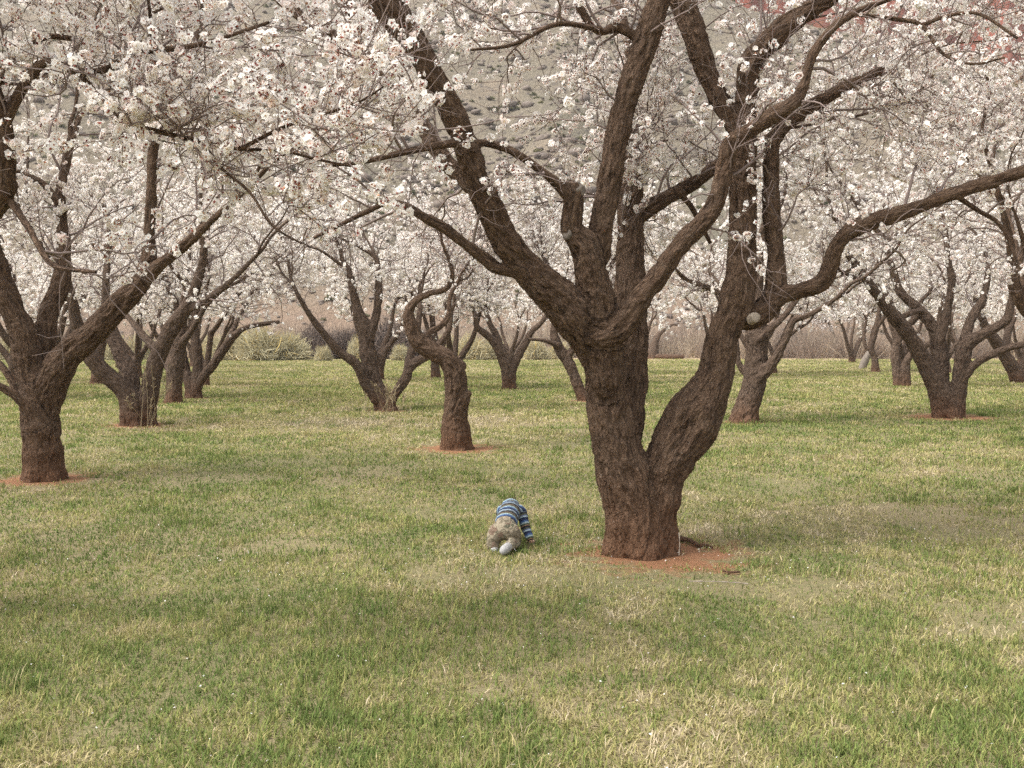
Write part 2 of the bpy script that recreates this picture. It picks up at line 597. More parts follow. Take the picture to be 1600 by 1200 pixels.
    ln2 = rs.uniform(0.18, 0.62, m2)
    b2 = grow(p2, d2, ln2, 5, 0.22, 0.04 - drop, rs)
    rad2 = np.full((m2, 1), 0.0035) * np.linspace(1, 0.45, 6)[None] * max(1, Y / 14)
    m3 = m2 * n3
    i3, p3, t3, f3 = sample_on(b2, m3, 0.1, 1.0, rs)
    d3 = 0.5 * t3 + nrm(np.cross(t3, rs.normal(size=(m3, 3)))) + np.array([0, 0, 0.1])
    ln3 = rs.uniform(0.05, 0.22, m3)
    b3 = grow(p3, d3, ln3, 2, 0.2, 0.03, rs)
    rad3 = np.full((m3, 1), 0.0019) * np.linspace(1, 0.6, 3)[None] * max(1, Y / 14)
    g = Geo()
    for b, rd, S in ((b1, rad1, twigS[0]), (b2, rad2, twigS[1])) + (((b3, rad3, twigS[2]),) if keep3 else ()):
        V, Q, _ = tubes(b, rd, S)
        g.put(V, [(Q, 0)])
    cr = add('crown', g.mesh('crown', [M['twig']], origin=base), root)
    # ---- blossom in clusters along the twigs
    ncl = max(1, nf // 5)
    wch = rs.gamma(0.8, 1.0, m3)
    _, q3, tt3, _ = sample_on(b3, int(ncl * 0.65), 0.3, 1.0, rs, wch / wch.sum())
    wch = rs.gamma(0.7, 1.0, m2)
    _, q2, tt2, _ = sample_on(b2, int(ncl * 0.35), 0.1, 1.0, rs, wch / wch.sum())
    cc = np.concatenate([q3, q2])
    tt = np.concatenate([tt3, tt2])
    keep = cc[:, 2] > zflo + rs.uniform(0, 0.5, len(cc))
    cc, tt = cc[keep], tt[keep]
    # sprays thin out over the pruned old limbs of the big tree
    drop_c = np.zeros(len(cc), bool)
    if Y < 9:
        uv = np.stack([cc[:, 0] / cc[:, 1], (cc[:, 2] - CAMH) / cc[:, 1]], 1)
        for a in BARE_LIMBS:
            al = np.stack([a[:, 0] / a[:, 1], (a[:, 2] - CAMH) / a[:, 1]], 1)
            dd = np.linalg.norm(uv[:, None, :] - al[None], axis=2)
            k = dd.argmin(1)
            drop_c |= (dd.min(1) < 1.25 * a[k, 3] / a[k, 1]) & (cc[:, 1] < a[k, 1])
    cc_keep = ~(drop_c & (rs.random(len(cc)) < 0.82))
    cc, tt = cc[cc_keep], tt[cc_keep]
    m = rs.integers(3, 8, len(cc))
    ci = np.repeat(np.arange(len(cc)), m)
    nv = nrm(rs.normal(size=(len(ci), 3)))
    nv = nrm(nv - tt[ci] * (nv * tt[ci]).sum(1, keepdims=True) * 0.6)
    sz = fsize * rs.uniform(0.75, 1.2, len(ci))
    pos = cc[ci] + nv * (sz * 0.55)[:, None] + tt[ci] * rs.uniform(-1, 1, (len(ci), 1)) * fsize * 0.45
    tint = np.clip(0.62 + 0.2 * rs.normal(size=len(cc))[ci] + 0.15 * rs.normal(size=len(ci)), 0, 1)
    bud = rs.random(len(ci)) < 0.12
    sz = np.where(bud, sz * 0.5, sz)
    tint = np.where(bud, 0.05, tint)
    g = Geo()
    flowers(g, pos, nv, sz, tint, petals, calyx)
    fo = add('blossom', g.mesh('blossom', [M['petal'], M['calyx']], smooth=False, origin=base), cr)
    # ---- sawn ends
    for (px, py, dY, rr, nvec, mt) in cuts:
        c = P(px, py, Y + dY)
        nvec = nrm(np.array(nvec, float))
        a = nrm(np.cross(nvec, [0.3, 0.2, 1.0]))
        b = np.cross(nvec, a)
        Vv = [c + nvec * 0.012]
        S = 22
        prof = ((0.5, 0.0115), (0.95, 0.01), (1.0, 0.004), (1.02, -0.06))
        for q, h in prof:
            for k in range(S):
                an = 2 * math.pi * k / S
                Vv.append(c + nvec * h + (a * math.cos(an) + b * math.sin(an)) * rr * q * (1 + 0.06 * math.sin(3 * an + seed) + 0.04 * math.sin(7 * an)))
        T = [(0, 1 + k, 1 + (k + 1) % S) for k in range(S)]
        Qs = [(1 + j * S + k, 1 + (j + 1) * S + k, 1 + (j + 1) * S + (k + 1) % S, 1 + j * S + (k + 1) % S) for j in range(len(prof) - 1) for k in range(S)]
        add('cut_face', make_mesh('cut_face', np.array(Vv) - base, [(np.array(T), 0), (np.array(Qs), 0)], [M[mt]], smooth=False), tr)
    return root

BARE_LIMBS = []
BASES = []      # (x, y, soil radius)
def base_at(px, py, soil=0.0):
    Y = groundY(py)
    p = P(px, py, Y)
    p[2] = float(gh(p[0:1], p[1:2])[0])
    BASES.append((p[0], p[1], soil))
    return p, Y

# ---- the big tree in front
b, Y = base_at(1003, 862, 0.0)
BASES.append((b[0] + 0.13, b[1] - 0.1, 0.5))
main_limbs = [
    limb([(1000, 880, 108), (999, 850, 102), (994, 800, 96), (976, 740, 86), (963, 690, 76), (951, 620, 68), (945, 560, 68)], ext=False, fl=0),
    limb([(948, 600, 56), (936, 550, 64), (912, 512, 70), (868, 462, 62), (832, 430, 52), (792, 380, 44), (768, 330, 42), (747, 285, 41), (732, 240, 40), (714, 190, 37), (680, 125, 38), (648, 68, 40), (605, 5, 46), (570, -50, 40), (520, -130, 30), (480, -220, 20)], (-0.03, -1.1), fl=0.08),
    limb([(948, 600, 54), (938, 500, 58), (926, 440, 52), (916, 390, 48), (894, 358, 36), (896, 320, 31), (895, 297, 32)], (-0.1, -0.25), ext=False, fl=0),
    limb([(930, 400, 44), (943, 335, 37), (958, 250, 37), (975, 165, 38), (1000, 90, 38), (1027, 5, 36), (1045, -70, 32), (1058, -150, 22)], (-0.12, -0.15), fl=0.32),
    limb([(884, 303, 16), (868, 285, 15), (840, 262, 14), (790, 232, 13), (745, 222, 12), (700, 225, 13), (640, 236, 11), (570, 252, 8), (520, 258, 6)], (-0.27, -0.9), ext=False, fl=0.5),
    limb([(1014, 875, 76), (1020, 840, 74), (1026, 800, 70), (1033, 754, 66), (1054, 703, 80), (1073, 672, 86), (1087, 645, 82), (1103, 618, 68), (1117, 587, 55), (1125, 545, 49), (1133, 515, 50), (1148, 485, 52), (1157, 420, 45), (1160, 350, 43), (1161, 290, 40), (1164, 215, 36), (1170, 110, 33)], (-0.02, 0.2), ext=False, fl=0.15),
    limb([(1163, 225, 30), (1170, 110, 33), (1190, 78, 36), (1225, 45, 36), (1270, 12, 30), (1330, -25, 22), (1400, -70, 14)], (0.2, -0.1), fl=0.5),
    limb([(1164, 235, 28), (1140, 185, 29), (1105, 115, 32), (1084, 50, 36), (1066, 0, 36), (1045, -70, 28), (1010, -150, 18)], (0.2, 0.25), fl=0.12),
    limb([(940, 522, 50), (958, 520, 46), (978, 500, 38), (1000, 468, 35), (1028, 432, 33), (1066, 380, 31), (1112, 328, 29), (1131, 270, 27), (1141, 226, 26), (1172, 204, 24), (1205, 182, 25), (1240, 160, 23), (1256, 130, 17), (1270, 85, 15), (1300, 46, 14), (1335, 20, 11), (1385, 0, 8)], (-0.2, -0.45), fl=0.8),
    limb([(1150, 500, 44), (1190, 487, 38), (1210, 458, 32), (1212, 400, 27), (1205, 320, 25), (1206, 245, 25), (1217, 205, 24), (1262, 170, 22), (1310, 142, 19), (1350, 122, 15), (1375, 110, 13)], (0.12, 0.3), ext=False, fl=0.8),
    limb([(1195, 482, 34), (1218, 462, 30), (1252, 455, 26), (1284, 442, 26), (1298, 415, 25), (1308, 385, 25), (1340, 355, 26), (1400, 335, 24), (1450, 318, 23), (1500, 300, 23), (1560, 280, 21), (1612, 262, 19), (1690, 225, 15), (1760, 180, 10)], (0.15, -0.5), fl=0.8),
    limb([(1490, 303, 10), (1530, 330, 7), (1556, 345, 7), (1575, 372, 6), (1592, 420, 5)], (-0.1, -0.25), ext=False, fl=0.4),
    limb([(975, 712, 46), (978, 650, 56), (983, 560, 58), (986, 480, 54), (985, 400, 43), (985, 310, 38), (988, 250, 30), (975, 180, 22), (985, 110, 16), (975, 30, 12)], (0.12, 0.75), fl=1.5),
    limb([(988, 345, 26), (1010, 328, 25), (1045, 308, 23), (1085, 285, 21), (1128, 255, 17), (1180, 225, 12), (1230, 200, 8)], (0.5, 0.9), fl=1.3),
    limb([(1060, 300, 10), (1078, 320, 9), (1092, 345, 8), (1110, 380, 6)], (0.6, 0.7), ext=False, fl=0.5),
    limb([(810, 428, 16), (775, 418, 18), (745, 395, 17), (700, 360, 17), (655, 335, 15), (632, 320, 11), (605, 317, 9), (575, 330, 8), (530, 352, 6), (490, 372, 5)], (-0.3, -0.6), ext=False, fl=0.8),
    limb([(735, 290, 26), (690, 245, 26), (660, 195, 26), (630, 140, 24), (570, 90, 23), (533, 60, 19), (492, 42, 17), (440, 0, 17), (400, -40, 13), (340, -90, 9)], (-0.4, 0.6), fl=0.35),
    limb([(618, 128, 18), (604, 110, 19), (592, 60, 18), (578, 0, 18), (565, -60, 14)], (0.1, 0.5), fl=0.4),
    limb([(566, 88, 14), (556, 50, 14), (538, 0, 14), (510, -60, 10)], (0.2, 0.1), fl=0.4),
    limb([(905, 12, 14), (935, 50, 12), (965, 42, 16), (1000, 62, 14)], (-0.2, -0.12), ext=False, fl=0.6),
    limb([(940, 46, 10), (870, 38, 8), (800, 70, 6), (735, 78, 4)], (-0.2, -0.5), ext=False, fl=0.7),
    limb([(1330, 22, 6), (1400, 30, 7), (1440, 40, 7), (1475, 85, 5), (1520, 100, 4), (1570, 90, 3)], (-0.5, -0.8), ext=False, fl=0.6),
    limb([(1440, 40, 7), (1480, 25, 6), (1530, 22, 5), (1590, 60, 4)], (-0.6, -0.9), ext=False, fl=0.6),
]
BARE_LIMBS += [catmull(limb_world(main_limbs[i], Y), 0.06) for i in (1, 2, 3, 4, 6, 7, 8, 9, 10)]
build_tree('big old blossom tree in front with forked dark trunk, child crawling beside its foot', main_limbs, b, 6.6, Y,
           310, 6, 3, 58000, 0.034, calyx=True, seed=3, zmin=2.05, l1=(0.4, 1.15), voxel=0.0105, zflo=1.9, zboost=1.6, knots=((1062, 668, .05, -.06), (965, 508, .035, .03), (843, 468, .04, .03), (1095, 700, .06, -.02), (960, 640, .04, .012)),
           cuts=((895, 292, -0.25, 0.074, (-0.25, -0.65, 0.75), 'cut_old'), (1180, 496, -0.045, 0.038, (0.3, -1, 0.25), 'cut'), (886, 366, -0.27, 0.036, (-0.7, -0.7, 0.1), 'cut_old')))

# ---- left tree
b, Y = base_at(70, 752, 0.44)
build_tree('dark blossom tree at the left with five spreading limbs, red soil at its foot', [
    limb([(70, 770, 64), (69, 750, 60), (66, 700, 56), (62, 650, 58), (62, 600, 60)], ext=False, fl=0),
    limb([(68, 640, 50), (85, 590, 49), (105, 555, 45), (145, 522, 40), (185, 478, 35), (218, 443, 31), (232, 410, 26), (233, 370, 18), (237, 300, 16), (240, 230, 15), (262, 150, 14), (285, 90, 10)], (0, -0.3)),
    limb([(222, 440, 22), (255, 410, 20), (292, 380, 17), (330, 345, 12), (380, 300, 9)], (-0.1, -0.8)),
    limb([(64, 630, 36), (66, 580, 34), (70, 530, 32), (77, 485, 30), (95, 443, 27), (100, 380, 20), (94, 310, 16), (110, 220, 12)], (0.05, 0.6)),
    limb([(60, 640, 44), (45, 565, 42), (35, 520, 40), (18, 480, 37), (2, 440, 35), (-18, 370, 30), (-35, 290, 22), (-70, 200, 16)], (0, -0.2)),
    limb([(52, 650, 20), (32, 625, 15), (8, 608, 13), (-40, 585, 12), (-100, 540, 8)], (-0.1, -0.5)),
    limb([(44, 640, 12), (25, 610, 11), (5, 575, 10), (-30, 540, 9)], (0.05, 0.3)),
    limb([(100, 330, 12), (70, 290, 11), (30, 270, 10), (-30, 240, 8)], (0.4, 0.2), ext=False),
], b, 6.4, Y, 140, 7, 3, 54000, 0.034, calyx=True, seed=5, zmin=2.0, zflo=1.9)

# ---- S-shaped little tree
b, Y = base_at(713, 700, 0.5)
build_tree('small crooked tree behind the child with a burl and an S-bent trunk', [
    limb([(714, 712, 50), (713, 698, 46), (711, 665, 43), (713, 625, 36), (711, 585, 34), (700, 563, 31), (684, 553, 28), (655, 535, 26), (642, 508, 22), (638, 488, 17), (650, 470, 13), (668, 460, 11), (698, 450, 9), (707, 428, 7), (700, 400, 6)], (0, -0.2), fl=0.6),
    limb([(715, 640, 26), (725, 622, 22), (731, 616, 14)], (-0.05, -0.1), ext=False, fl=0),
    limb([(655, 540, 14), (672, 520, 12), (690, 508, 10), (701, 492, 9), (703, 465, 7), (715, 440, 5)], (0, 0.4), fl=0.8),
    limb([(705, 580, 14), (722, 572, 14), (716, 565, 10)], (0, 0.0), ext=False, fl=0),
], b, 4.0, Y, 60, 6, 3, 6500, 0.037, calyx=True, seed=8, zmin=2.1, l1=(0.4, 0.9), zflo=1.9, bumpy=0.7)

# ---- the tree overhanging from beyond the left edge of the view
b = np.array([-4.05, 5.6, 0.0]); b[2] = float(gh(b[0:1], b[1:2])[0]); BASES.append((b[0], b[1], 0.6))
Y = 5.0
def W(*q):
    return np.array(q, float)
tl = [dict(raw=W((b[0], b[1], -0.1, .24), (b[0] + .02, b[1], .4, .21), (b[0] + .1, b[1] - .05, .9, .2), (b[0] + .3, b[1] - .1, 1.3, .17), (-3.2, 5.35, 1.85, .11), (-2.78, 5.15, 2.15, .075), (*P(2, 312, 5.0), .062), (*P(6, 255, 4.95), .056), (*P(2, 190, 4.9), .05), (*P(-20, 110, 4.8), .04), (*P(-30, 0, 4.7), .03)), ext=True, fl=0.8),
      dict(raw=W((b[0] + .05, b[1], .7, .15), (b[0] - .4, b[1] + .3, 1.5, .12), (b[0] - .9, b[1] + .7, 2.5, .09), (b[0] - 1.2, b[1] + .9, 3.4, .05)), ext=True, fl=0.6),
      dict(raw=W((b[0] + .05, b[1], .7, .15), (b[0], b[1] - .4, 1.6, .11), (b[0] - .3, b[1] - .9, 2.6, .07), (b[0] - .3, b[1] - 1.2, 3.5, .04)), ext=True, fl=0.4),
      limb([(2, 200, 20), (40, 130, 16), (75, 96, 13), (120, 112, 13), (160, 110, 11), (230, 80, 10), (283, 75, 9), (345, 60, 7), (420, 35, 5)], (-0.1, -0.5), ext=False, fl=1.6),
      limb([(120, 112, 8), (166, 160, 8), (200, 192, 8.5), (258, 208, 8.5), (312, 221, 8), (375, 233, 6), (437, 235, 5), (500, 250, 4), (560, 262, 3)], (-0.25, -0.5), ext=False, fl=1.4),
      limb([(312, 221, 6), (345, 262, 5), (390, 300, 4.5), (425, 352, 4), (470, 380, 3)], (-0.4, -0.6), ext=False, fl=1.2),
      limb([(375, 233, 7), (440, 200, 6), (500, 180, 5), (560, 160, 4), (600, 135, 3)], (-0.45, -0.6), ext=False, fl=0.6),
      limb([(6, 300, 14), (42, 352, 11), (75, 408, 9), (100, 420, 7), (150, 425, 5)], (0, -0.3), ext=False, fl=0.7),
      limb([(-5, 130, 14), (60, 62, 10), (110, 60, 9), (165, 66, 8), (200, 40, 6), (260, 10, 5)], (-0.1, 0.3), ext=False, fl=1.5),
      limb([(230, 80, 6), (235, 40, 6), (232, 0, 5)], (-0.3, -0.4), ext=False, fl=1.2)]
build_tree('blossom tree mostly beyond the left edge, its nearest sprays hanging across the upper left', tl, b, 5.6, Y,
           120, 6, 3, 30000, 0.034, calyx=True, seed=9, zmin=1.95, l1=(0.25, 0.62), voxel=0.014, zflo=1.8)

# ---- middle rows
MID = dict(n1=150, n2=6, n3=2, nf=36000, fsize=0.043, zmin=1.9, mat='bark_far', twigS=(4, 3, 3))
def mid(label, px, py, limbs, H, seed, soil=0.3, **kw):
    b, Y = base_at(px, py, soil)
    k = dict(MID)
    k.update(kw)
    return build_tree(label, limbs, b, H, Y, k.pop('n1'), k.pop('n2'), k.pop('n3'), k.pop('nf'), k.pop('fsize'), seed=seed, **k)
mid('blossom tree behind the left tree with three low limbs fanning from one wide foot', 217, 663, [
    limb([(216, 672, 50), (214, 660, 48), (205, 630, 36), (190, 606, 28), (160, 580, 26), (138, 552, 24), (124, 522, 21), (114, 475, 16), (100, 420, 11)], (0, -0.6)),
    limb([(212, 655, 28), (206, 610, 27), (200, 580, 26), (184, 545, 21), (172, 520, 17), (165, 470, 13), (168, 400, 9)], (0.1, 0.8)),
    limb([(226, 668, 36), (228, 645, 31), (236, 600, 29), (246, 560, 25), (268, 514, 24), (289, 484, 21), (305, 450, 17), (318, 395, 12), (310, 330, 8)], (0, -0.2)),
    limb([(285, 490, 12), (320, 470, 11), (360, 440, 9), (400, 400, 6)], (-0.1, -0.5)),
], 6.2, 21, soil=0.5, nf=38000, n1=170, fsize=0.041)
mid('red footed blossom tree standing behind the three-limbed one on the left', 272, 629, [
    limb([(272, 636, 26), (272, 625, 25), (273, 590, 26), (275, 565, 26), (280, 535, 22), (284, 500, 16), (290, 450, 10)]),
    limb([(270, 580, 16), (254, 560, 15), (238, 540, 13), (220, 520, 11), (200, 495, 8)], (0, 0.4)),
    limb([(278, 545, 14), (300, 515, 10), (320, 480, 8)], (0, -0.5)),
], 6.0, 22, nf=28000, soil=0.3)
mid('blossom tree on the left with a slim limb reaching low to the right', 303, 622, [
    limb([(302, 628, 28), (303, 618, 26), (300, 605, 22), (292, 582, 15), (285, 552, 14), (281, 520, 12), (275, 470, 9)], (0, 0.5)),
    limb([(306, 610, 16), (315, 592, 14), (334, 569, 14), (360, 531, 13), (378, 515, 9), (400, 508, 8), (436, 503, 6)], (0, -0.6), ext=False),
    limb([(306, 605, 16), (309, 580, 16), (307, 545, 16), (304, 510, 13), (310, 460, 10)], (0, 0.2)),
    limb([(350, 545, 10), (372, 500, 8), (395, 455, 6)], (-0.3, 0.2)),
], 5.8, 23, nf=30000)
mid('leaning three-way blossom tree left of the crooked tree, dry weeds at its base', 603, 641, [
    limb([(605, 648, 34), (602, 638, 31), (594, 618, 28), (584, 595, 26), (575, 557, 25), (571, 516, 24), (560, 490, 18), (554, 465, 13), (545, 420, 9)], (0, 0.2)),
    limb([(588, 625, 16), (570, 598, 16), (558, 570, 16), (530, 549, 13), (509, 525, 12), (483, 491, 9), (465, 460, 7)], (-0.1, -0.7)),
    limb([(577, 525, 16), (588, 492, 13), (592, 450, 12), (590, 410, 9)], (0.1, 0.3)),
    limb([(608, 640, 14), (616, 618, 15), (634, 591, 16), (642, 572, 15), (664, 558, 14), (688, 535, 10), (702, 512, 8), (705, 485, 7)], (0, 0.3)),
    limb([(637, 585, 14), (640, 560, 13), (650, 530, 12), (655, 490, 9)], (0.1, 0.8)),
], 5.4, 24, nf=27000)
mid('small Y-forked blossom tree in the middle of the meadow, seen left of the big trunk', 796, 608, [
    limb([(796, 614, 25), (796, 603, 23), (793, 575, 23), (782, 550, 17), (768, 530, 13), (746, 511, 10), (743, 494, 7), (735, 470, 6)], (0, -0.5)),
    limb([(785, 552, 12), (776, 525, 11), (765, 505, 9), (758, 480, 7)], (0, 0.7)),
    limb([(799, 580, 16), (806, 565, 14), (820, 538, 12), (831, 518, 10), (846, 504, 8), (862, 480, 6)], (0, 0.2)),
], 5.3, 25, nf=22000, fsize=0.049, soil=0.3)
mid('leaning blossom tree half hidden behind the left side of the big trunk', 911, 625, [
    limb([(914, 632, 18), (910, 620, 17), (903, 603, 17), (890, 570, 18), (874, 545, 17), (866, 520, 14), (872, 480, 10), (860, 430, 8)], (0, 0.3)),
    limb([(872, 540, 9), (850, 532, 6), (825, 530, 4)], (0, -0.3), ext=False),
    limb([(885, 562, 12), (905, 530, 11), (930, 490, 9), (945, 440, 7)], (0.1, -0.4)),
], 5.4, 26, nf=24000, soil=0.3)
mid('thick hollow-knotted trunk just right of the big tree, slim limbs on both sides', 1163, 660, [
    limb([(1161, 668, 44), (1162, 655, 42), (1172, 622, 36), (1180, 588, 36), (1182, 545, 35), (1181, 505, 32), (1180, 450, 24), (1185, 390, 16)], (0, 0.2)),
    limb([(1186, 592, 18), (1200, 576, 18), (1217, 552, 14), (1229, 527, 12), (1240, 501, 11), (1260, 494, 9), (1290, 478, 7)], (-0.1, -0.6)),
    limb([(1176, 590, 11), (1162, 580, 10), (1153, 563, 9), (1151, 535, 8), (1140, 500, 7)], (0.1, 0.4)),
    limb([(1186, 530, 12), (1201, 515, 12), (1220, 499, 10), (1236, 480, 9), (1265, 440, 7)], (-0.1, 0.5)),
    limb([(1182, 520, 14), (1160, 480, 12), (1120, 455, 10), (1080, 440, 7)], (0.1, 0.2)),
], 5.8, 27, nf=36000, fsize=0.042)
mid('wide vase-shaped blossom tree on the right with red soil round its foot', 1482, 651, [
    limb([(1481, 660, 50), (1481, 648, 47), (1472, 622, 36), (1452, 583, 27), (1428, 535, 23), (1400, 498, 22), (1377, 470, 16), (1357, 441, 14), (1342, 420, 12), (1322, 392, 9), (1310, 350, 7)], (0, -0.5)),
    limb([(1476, 630, 32), (1470, 600, 28), (1467, 550, 27), (1460, 515, 20), (1436, 484, 16), (1407, 457, 13), (1397, 428, 12), (1380, 370, 9)], (0.1, 0.7)),
    limb([(1490, 645, 32), (1497, 615, 25), (1503, 570, 24), (1510, 540, 22), (1540, 520, 16), (1572, 500, 14), (1580, 468, 11), (1590, 420, 8)], (0, -0.3)),
    limb([(1508, 530, 16), (1515, 505, 15), (1527, 482, 14), (1537, 465, 12), (1545, 420, 8)], (0, 0.5)),
    limb([(1500, 605, 12), (1511, 585, 12), (1528, 566, 12), (1566, 547, 11), (1602, 537, 10), (1650, 522, 7)], (-0.1, -0.7)),
    limb([(1468, 535, 15), (1474, 510, 14), (1480, 485, 12), (1487, 440, 12), (1482, 405, 9), (1475, 340, 7)], (0.2, 0.3)),
    limb([(1400, 498, 9), (1440, 485, 9), (1425, 505, 8)], (-0.2, 0.2), ext=False, fl=0.2),
    limb([(1355, 440, 8), (1330, 432, 6), (1310, 420, 5)], (-0.4, -0.6), ext=False),
], 6.6, 28, soil=0.75, nf=50000, n1=200, fsize=0.041)
mid('twin-stemmed blossom tree in front of the vase-shaped tree on the right', 1409, 604, [
    limb([(1404, 610, 15), (1403, 597, 15), (1400, 570, 14), (1399, 550, 14), (1402, 530, 14), (1391, 498, 10), (1385, 468, 8)], (0, 0.3)),
    limb([(1416, 610, 14), (1416, 595, 13), (1418, 562, 12), (1438, 544, 10), (1462, 528, 9), (1470, 480, 7)], (0, -0.3)),
    limb([(1404, 605, 14), (1410, 600, 14), (1416, 604, 14)], ext=False, fl=0),
    limb([(1402, 535, 10), (1425, 500, 8), (1440, 470, 7)], (0.1, 0.7)),
], 5.8, 29, nf=25000, fsize=0.049, soil=0.2)
mid('blossom tree leaning left at the right edge of the meadow', 1592, 597, [
    limb([(1596, 605, 26), (1592, 594, 23), (1574, 561, 20), (1555, 532, 18), (1540, 512, 14), (1525, 470, 10)], (0, -0.4)),
    limb([(1590, 590, 14), (1605, 560, 14), (1625, 520, 11), (1640, 470, 8)], (0, 0.4)),
    limb([(1570, 555, 12), (1575, 520, 11), (1590, 480, 9)], (0, 0.6)),
], 6.0, 30, nf=26000, fsize=0.049, soil=0.2)
# right edge, only the left half of its crown in the picture
b = np.array([7.9, 14.0, 0.0]); b[2] = float(gh(b[0:1], b[1:2])[0]); BASES.append((b[0], b[1], 0.5))
build_tree('blossom tree just past the right edge whose dark limbs reach into view', [
    dict(raw=W((b[0], b[1], -.1, .24), (b[0] - .05, b[1], .5, .2), (*P(1640, 530, 13.9), .14), (*P(1592, 465, 13.8), .09), (*P(1582, 416, 13.7), .062), (*P(1574, 358, 13.6), .045), (*P(1540, 230, 13.5), .03)), ext=True, fl=1),
    dict(raw=W((b[0], b[1], .4, .17), (b[0] + .4, b[1] - .2, 1.2, .13), (b[0] + .9, b[1] - .6, 2.2, .1), (b[0] + 1.1, b[1] - .8, 3.0, .06)), ext=True, fl=1),
    dict(raw=W((b[0], b[1], .4, .17), (b[0] - .2, b[1] + .4, 1.3, .12), (b[0] - .3, b[1] + 1.0, 2.4, .09), (b[0] - .3, b[1] + 1.5, 3.4, .05)), ext=True, fl=1),
    dict(raw=W((*P(1592, 465, 13.8), .05), (*P(1610, 430, 13.7), .045), (*P(1600, 380, 13.6), .035), (*P(1585, 330, 13.5), .02)), ext=True, fl=1),
], b, 6.6, 14.0, 140, 6, 3, 24000, 0.042, calyx=True, seed=31, zmin=2.0)

# ---- far rows, traced stems
FAR = dict(n1=90, n2=5, n3=2, nf=16000, fsize=0.066, petals=4, twigS=(3, 3, 3), keep3=False, l1=(0.6, 1.7))
mid('tiny red footed tree at the far left behind the low reaching limb', 323, 603, [
    limb([(323, 608, 11), (322, 590, 11), (325, 560, 10), (330, 520, 9)]), limb([(323, 585, 8), (335, 560, 7), (350, 525, 6)], (0, -.4)), limb([(322, 580, 7), (312, 550, 6), (300, 520, 5)], (0, .5))], 5.6, 41, soil=0, **FAR)
mid('far tree whose red foot shows just left of the crooked trunk', 681, 591, [
    limb([(681, 596, 17), (681, 585, 16), (679, 560, 13), (678, 520, 11), (672, 480, 8)]), limb([(680, 565, 10), (692, 540, 8), (705, 510, 6)], (0, .5)), limb([(680, 560, 8), (665, 535, 7), (650, 510, 6)], (0, -.5))], 5.6, 42, soil=0, **FAR)
mid('far tree in the gap just right of the thick knotted trunk', 1210, 583, [
    limb([(1210, 588, 10), (1210, 578, 9), (1211, 555, 8), (1222, 530, 7), (1230, 510, 6)]), limb([(1210, 560, 7), (1200, 535, 6), (1190, 510, 5)], (0, .5)), limb([(1210, 565, 6), (1218, 540, 6), (1245, 515, 5)], (0, -.6))], 5.4, 43, soil=0, **FAR)
mid('far blossom tree with a broken pale stub, right of centre', 1368, 581, [
    limb([(1369, 588, 14), (1368, 578, 13), (1366, 557, 10), (1361, 545, 10), (1366, 520, 11), (1372, 500, 9), (1376, 475, 7)]),
    limb([(1362, 548, 7), (1352, 541, 6), (1350, 520, 5), (1354, 500, 4)], (0, .4)), limb([(1368, 515, 7), (1385, 490, 6), (1395, 465, 5)], (0, -.5))], 5.2, 44, soil=0, **FAR)
mid('V-forked far tree at the field edge left of the broken one', 1331, 566, [
    limb([(1331, 569, 11), (1331, 560, 10), (1324, 538, 6), (1318, 515, 5), (1310, 495, 4)], (0, -1)), limb([(1332, 560, 9), (1342, 535, 7), (1352, 515, 6), (1356, 495, 5)], (0, 1)), limb([(1331, 555, 6), (1330, 530, 5), (1335, 505, 4)], (0, .3))], 6.0, 45, soil=0, **FAR)
mid('leftmost of the far trees at the field edge on the right, leaning left', 1317, 558, [
    limb([(1317, 560, 8), (1316, 553, 8), (1312, 540, 5), (1303, 522, 4), (1296, 506, 4)], (0, -1)), limb([(1318, 553, 6), (1322, 530, 5), (1325, 510, 4)], (0, 1)), limb([(1316, 548, 5), (1306, 530, 4), (1300, 515, 4)], (0, 1.5))], 6.0, 46, soil=0, **FAR)
mid('dark trunked tree glimpsed between the left tree and the three-limbed one', 152, 600, [
    limb([(152, 606, 22), (152, 595, 20), (153, 570, 17), (158, 545, 13), (168, 515, 10)]), limb([(152, 575, 12), (142, 550, 11), (130, 520, 9)], (0, -.4)), limb([(153, 565, 10), (150, 535, 9), (148, 500, 7)], (0, .5))], 5.8, 47, soil=0, **FAR)

# ---- far generic trees: three forms, copied
def generic(seed, label):
    rs = np.random.default_rng(seed)
    b = np.array([0.0, 0.0, 0.0])
    h = rs.uniform(0.6, 1.0)
    ls = [dict(raw=W((0, 0, -.2, .26), (0.02, 0, .3, .21), (rs.normal() * .06, 0, h, .2)), ext=False, fl=0)]
    n = 4
    a0 = rs.uniform(0, 6)
    for k in range(n):
        a = a0 + k * 2 * math.pi / n + rs.normal() * .2
        c, s = math.cos(a), math.sin(a)
        q = rs.uniform(.8, 1.2)
        ls.append(dict(raw=W((0, 0, h - .25, .14), (c * .35 * q, s * .35 * q, h + .35, .12), (c * .8 * q, s * .8 * q, h + 1.0, .09), (c * 1.1 * q, s * 1.1 * q, h + 1.9, .06)), ext=True, fl=1))
    return build_tree(label, ls, b, 5.8, 40.0, 110, 5, 2, 22000, 0.064, petals=4, seed=seed, twigS=(3, 3, 3), keep3=False, l1=(0.6, 1.7), mat='bark_far', voxel=0.045, zmin=1.7, zflo=1.4)
protos = [generic(s, 'far blossom tree') for s in (61, 62, 63)]
